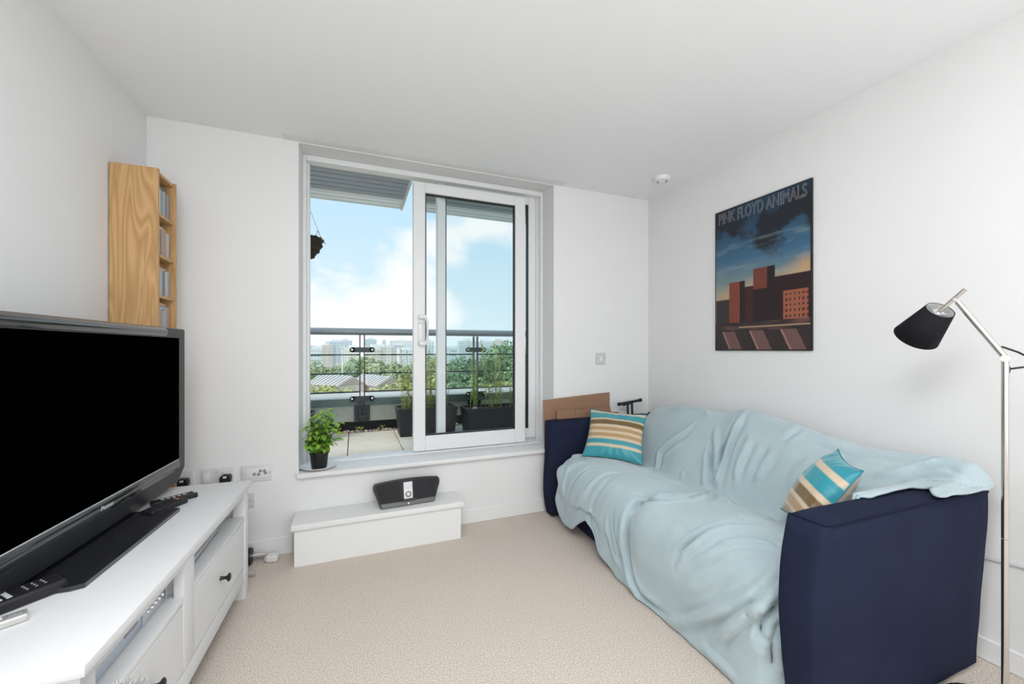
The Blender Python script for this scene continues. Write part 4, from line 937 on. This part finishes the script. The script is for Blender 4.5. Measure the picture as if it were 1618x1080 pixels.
# hanging basket
hb = thing('hanging_basket', 'dark wicker basket hanging outside at the left of the window', 'basket', (-.385, 3.55, 1.885))
bm = nb(); lathe(bm, [(0, 0), (.05, .012), (.10, .05), (.138, .11), (.15, .175), (.142, .175), (.10, .15), (0, .15)], 28); obj('bowl', bm, WICK, hb, 50)
bm = nb()
for r_, z in ((.085, .035), (.12, .08), (.142, .125), (.151, .168)): tube(bm, [(r_*math.cos(k*.196), r_*math.sin(k*.196), z+.006*math.sin(k*3)) for k in range(32)], .008, 6, closed=True)
obj('woven_rim', bm, WICK, hb, 60)
for k in range(3):
    a = k*2.094+.3; bm = nb(); tube(bm, [(.148*math.cos(a), .148*math.sin(a), .172), (0, 0, .56)], .0016, 5); obj('chain', bm, GREYP, hb)
bm = nb()
for k in range(26):
    a = k*.7; tube(bm, [(.12*math.cos(a), .12*math.sin(a), .15), (.15*math.cos(a), .15*math.sin(a), .18+.02*(k % 3)), (.17*math.cos(a+.2), .17*math.sin(a+.2), .15)], .0022, 4)
obj('dry_twigs', bm, WEEDB, hb)

# ------------------------------------------------------------------ the city beyond (ground 24 m below)
GZ = -24
bm = nb(); box(bm, (-900, 8, GZ-1), (1500, 1600, GZ)); struct('ground', bm, mat('grass_and_ballast', (.42, .40, .24), 1, noise=(.03, .3, (.50, .50, .34))))
CITY = {n: mat('hazed_facade_'+n, c, .8) for n, c in (('white', (.90, .91, .93)), ('pale_blue', (.76, .83, .88)), ('brick', (.86, .76, .71)), ('sand', (.90, .84, .76)), ('grey', (.81, .85, .89)), ('teal', (.64, .75, .79)))}  # distant facades whitened, haze put into their colours
WING = mat('window_band', (.56, .64, .70), .3)  # windows paled too, to carry the haze
F_ = Vector((.3658, .9307)); R_ = Vector((.9307, -.3658))
def at(px, d):               # bearing of a landmark -> ground point d metres out
    q = F_*d+R_*((px-809)/633.16*d); return q
bl = [  # bearing, distance, width, roof height above eye (m per 100 m), colour, words
 (478, 560, 26, 1.0, 'white', 'far white block at the left end of the skyline'),
 (503, 520, 30, .35, 'white', 'low white block at the left end of the skyline'),
 (517, 430, 10, 1.2, 'brick', 'slim red brick block left of the rail post'),
 (531, 450, 22, 2.0, 'pale_blue', 'tall pale blue glass block left of the rail post'),
 (545, 540, 16, 2.3, 'white', 'pale tower topped by a crane-like frame left of the rail post'),
 (556, 420, 14, .6, 'sand', 'low sand coloured block just left of the rail post'),
 (586, 520, 14, 2.6, 'teal', 'blue-green tower directly right of the rail post'),
 (596, 420, 24, .8, 'sand', 'broad sand brick block right of the rail post'),
 (612, 470, 19, .75, 'brick', 'pinkish block with dark joints right of the rail post'),
 (607, 600, 5, 2.4, 'teal', 'thin dark tower behind the sand block'),
 (633, 560, 30, 2.3, 'white', 'white stepped block near the sliding sash'),
 (645, 470, 24, .1, 'white', 'low white block near the sliding sash'),
 (677, 520, 12, 2.2, 'white', 'white tower seen through the left glass strip'),
 (722, 520, 30, .6, 'grey', 'grey block seen through the glass right of the sash stile'),
 (738, 480, 22, 2.2, 'teal', 'teal glass block left of the second rail post'),
 (765, 500, 26, 2.0, 'pale_blue', 'pale blue block right of the second rail post'),
 (786, 540, 24, 2.3, 'brick', 'pink brick block above the right-hand trees'),
 (808, 600, 30, 1.3, 'grey', 'grey block at the right end of the skyline'),
 (842, 560, 30, 1.6, 'white', 'white block seen through the right glass strip')]
for k, (px, d, wd, hh, col, lab) in enumerate(bl):
    p = at(px, d); top = 1.18+hh*d/100*1.0; ht = top-GZ; dp = wd*.7
    t = thing('apartment_block', lab, 'building', (p.x, p.y, GZ), R(-12+(k*37 % 30)))
    bx('walls', (-wd/2, -dp/2, 0), (wd/2, dp/2, ht), CITY[col], t)
    bx('roof_plant', (-wd*.25, -dp*.25, ht), (wd*.2, dp*.25, ht+2.2), CITY['grey'], t)
    bm = nb(); nf = int(ht/3.1)
    for f in range(3, nf):
        nwin = max(2, int(wd/3.4))
        for i in range(nwin):
            x = -wd/2+(i+.5)*wd/nwin; box(bm, (x-.8, -dp/2-.08, f*3.1+.7), (x+.8, -dp/2+.05, f*3.1+2.2))
    tag(obj('windows', bm, WING, t), kind='stuff')
    if k % 3 == 1:
        for f in range(4, nf, 2): bx('balcony', (-wd*.3, -dp/2-1.2, f*3.1), (wd*.1, -dp/2, f*3.1+.9), CITY['white'], t)
def tree(label, px, d, topdeg, r, ms, seed, group=None, squash=1.0):
    p = at(px, d); top = 1.18+topdeg*d/100; ht = top-GZ; rgt = random.Random(seed)
    t = thing('tree', label, 'tree', (p.x, p.y, GZ), 0, group)
    bm = nb(); tube(bm, [(0, 0, 0), (.2, .1, ht*.4), (0, 0, ht*.75)], [.45, .35, .15], 7); obj('trunk', bm, mat('bark', (.16, .12, .09), .9) if 'bark' not in bpy.data.materials else bpy.data.materials['bark'], t)
    bm = nb(); cz = ht-r*squash; blobs = [(Vector((rgt.uniform(-.75, .75)*r, rgt.uniform(-.6, .6)*r, cz+rgt.uniform(-1.2, .55)*r*squash)), r*rgt.uniform(.38, .6)) for _ in range(9)]+[(Vector((0, 0, cz)), r*.8)]
    ls = r*.062
    for c_, rr in blobs:
        for _ in range(int(720*rr*rr/(r*r))+60):
            z = rgt.uniform(-1, 1); a = rgt.uniform(0, 6.283); s_ = math.sqrt(1-z*z); nn = Vector((s_*math.cos(a), s_*math.sin(a), z)); q = c_+nn*rr*rgt.uniform(.8, 1.05)
            u = nn.orthogonal().normalized(); u.rotate(Matrix.Rotation(rgt.uniform(0, 6.28), 3, nn)); v_ = nn.cross(u); u = (u+nn*rgt.uniform(-.6, .6))*ls*rgt.uniform(.7, 1.5); v_ = v_*ls*rgt.uniform(.6, 1.2)
            f = bm.faces.new([bm.verts.new(q-u), bm.verts.new(q-v_*.8), bm.verts.new(q+u), bm.verts.new(q+v_)]); f.material_index = rgt.choice((0, 0, 1))
    obj('crown', bm, ms, t, fixn=False)
G1 = [mat('foliage_olive', (.36, .42, .20), .9), mat('foliage_olive_light', (.50, .54, .30), .9)]
G2 = [mat('foliage_green', (.24, .38, .18), .9), mat('foliage_green_light', (.36, .49, .25), .9)]
G3 = [mat('foliage_deep', (.15, .27, .14), .9), mat('foliage_deep_light', (.26, .38, .20), .9)]
G4 = [mat('foliage_yellow', (.50, .52, .18), .9), mat('foliage_yellow_light', (.62, .62, .28), .9)]
trs = [(470, 150, -3.6, 7, G1, 'olive tree at the far left under the skyline'), (496, 170, -3.4, 8, G1, 'olive tree at the left of the open half, below the middle rod'), (512, 165, -3.4, 6, G2, 'rounded green tree second from the left in the open half'),
 (527, 150, -3.3, 6, G1, 'olive tree behind the pale mast'), (546, 160, -2.8, 6, G1, 'olive tree right of the pale mast'), (559, 150, -1.9, 6.5, G2, 'tall fresh green tree left of the rail post'), (581, 170, -3.5, 6, G2, 'green tree directly right of the rail post'),
 (604, 130, -1.9, 7, G1, 'large yellowish olive tree right of the rail post'), (622, 120, -2, 7, G1, 'large olive tree near the sliding sash'), (640, 125, -2.2, 6.5, G2, 'green tree half hidden by the sliding sash'),
 (676, 110, -1.6, 6, G1, 'olive tree behind the left strip of glass'), (708, 95, -3, 5, G4, 'yellow green tree at the left of the glazed half'), (733, 75, -1.7, 5.2, G3, 'broad dark green tree left of the second rail post'), (748, 78, -1.7, 4.6, G3, 'dark green tree behind the second rail post'),
 (775, 90, -1.5, 4.4, G3, 'dark tree right of the second rail post'), (797, 80, 2, 5.0, G2, 'tall green tree at the right of the glazed half'), (812, 78, 1, 5, G2, 'green tree at the right edge of the glazed half'), (842, 80, 1, 5, G3, 'dark tree seen through the right glass strip'),
 (505, 75, -7.8, 4.5, G4, 'low yellow bush at the lower left of the open half'), (528, 70, -9.2, 4, G4, 'low yellow bush under the pale roofs'), (552, 68, -9.4, 3.8, G4, 'low yellow bush left of the rail post'), (590, 66, -9, 3.6, G4, 'low yellow bush right of the rail post'), (612, 70, -7.4, 4.2, G4, 'yellow bush below the large olive tree'), (634, 66, -6, 4.4, G4, 'tall yellow bush by the sliding sash'),
 (690, 60, -6.5, 4, G4, 'yellow bush behind the sash stile'), (765, 55, -7.2, 3.2, G4, 'yellow bush right of the second rail post'), (788, 52, -6.4, 3.2, G4, 'light bush low at the right of the glazed half'), (722, 58, -6.8, 3.4, G2, 'green bush low at the left of the glazed half'), (818, 56, -6, 3.6, G4, 'yellow bush at the right edge of the glazed half')]
for k, (px, d, tp, r, ms, lab) in enumerate(trs): tree(lab, px, d, tp, r, ms, 100+k)
# pale long roofs
for k, (px, d, wd, ln, rz, lab) in enumerate(((530, 100, 7, 14, 35, 'long pale roofed shed among the trees, left of the rail post'), (594, 104, 7, 14, 28, 'long pale roofed shed among the trees, right of the rail post'))):
    p = at(px, d); t = thing('shed', lab, 'shed', (p.x, p.y, GZ), R(rz)); zt = 1.18-6.6*d/100-GZ-2
    bx('walls', (-wd/2, -ln/2, 0), (wd/2, ln/2, zt), CITY['brick'], t)
    bm = nb(); prism(bm, [(-wd/2-.5, zt), (wd/2+.5, zt), (0, zt+2)], lambda u, v, k_: (u, (-.5+k_)*ln, v), 1); obj('roof', bm, mat('shed_roof', (.62, .52, .45), .8) if k == 0 else bpy.data.materials['shed_roof'], t)
    for i in range(9):
        y = -ln/2+(i+.5)*ln/9; bm = nb(); prism(bm, [(-wd/2-.6, zt+.05), (0, zt+2.1), (wd/2+.6, zt+.05), (0, zt+2.35)], lambda u, v, k_: (u, y-.2+.4*k_, v), 1); obj('roof_strip', bm, CITY['grey'], t)
p = at(541, 120); t = thing('mast', 'thin white lamp mast rising above the trees left of the rail post', 'mast', (p.x, p.y, GZ))
bm = nb(); tube(bm, [(0, 0, 0), (0, 0, 1.18+.6-GZ)], [.28, .14], 8); obj('pole', bm, CITY['white'], t); bx('lamp_head', (-.7, -.3, 1.18+.6-GZ), (.7, .3, 1.18+.95-GZ), CITY['white'], t)
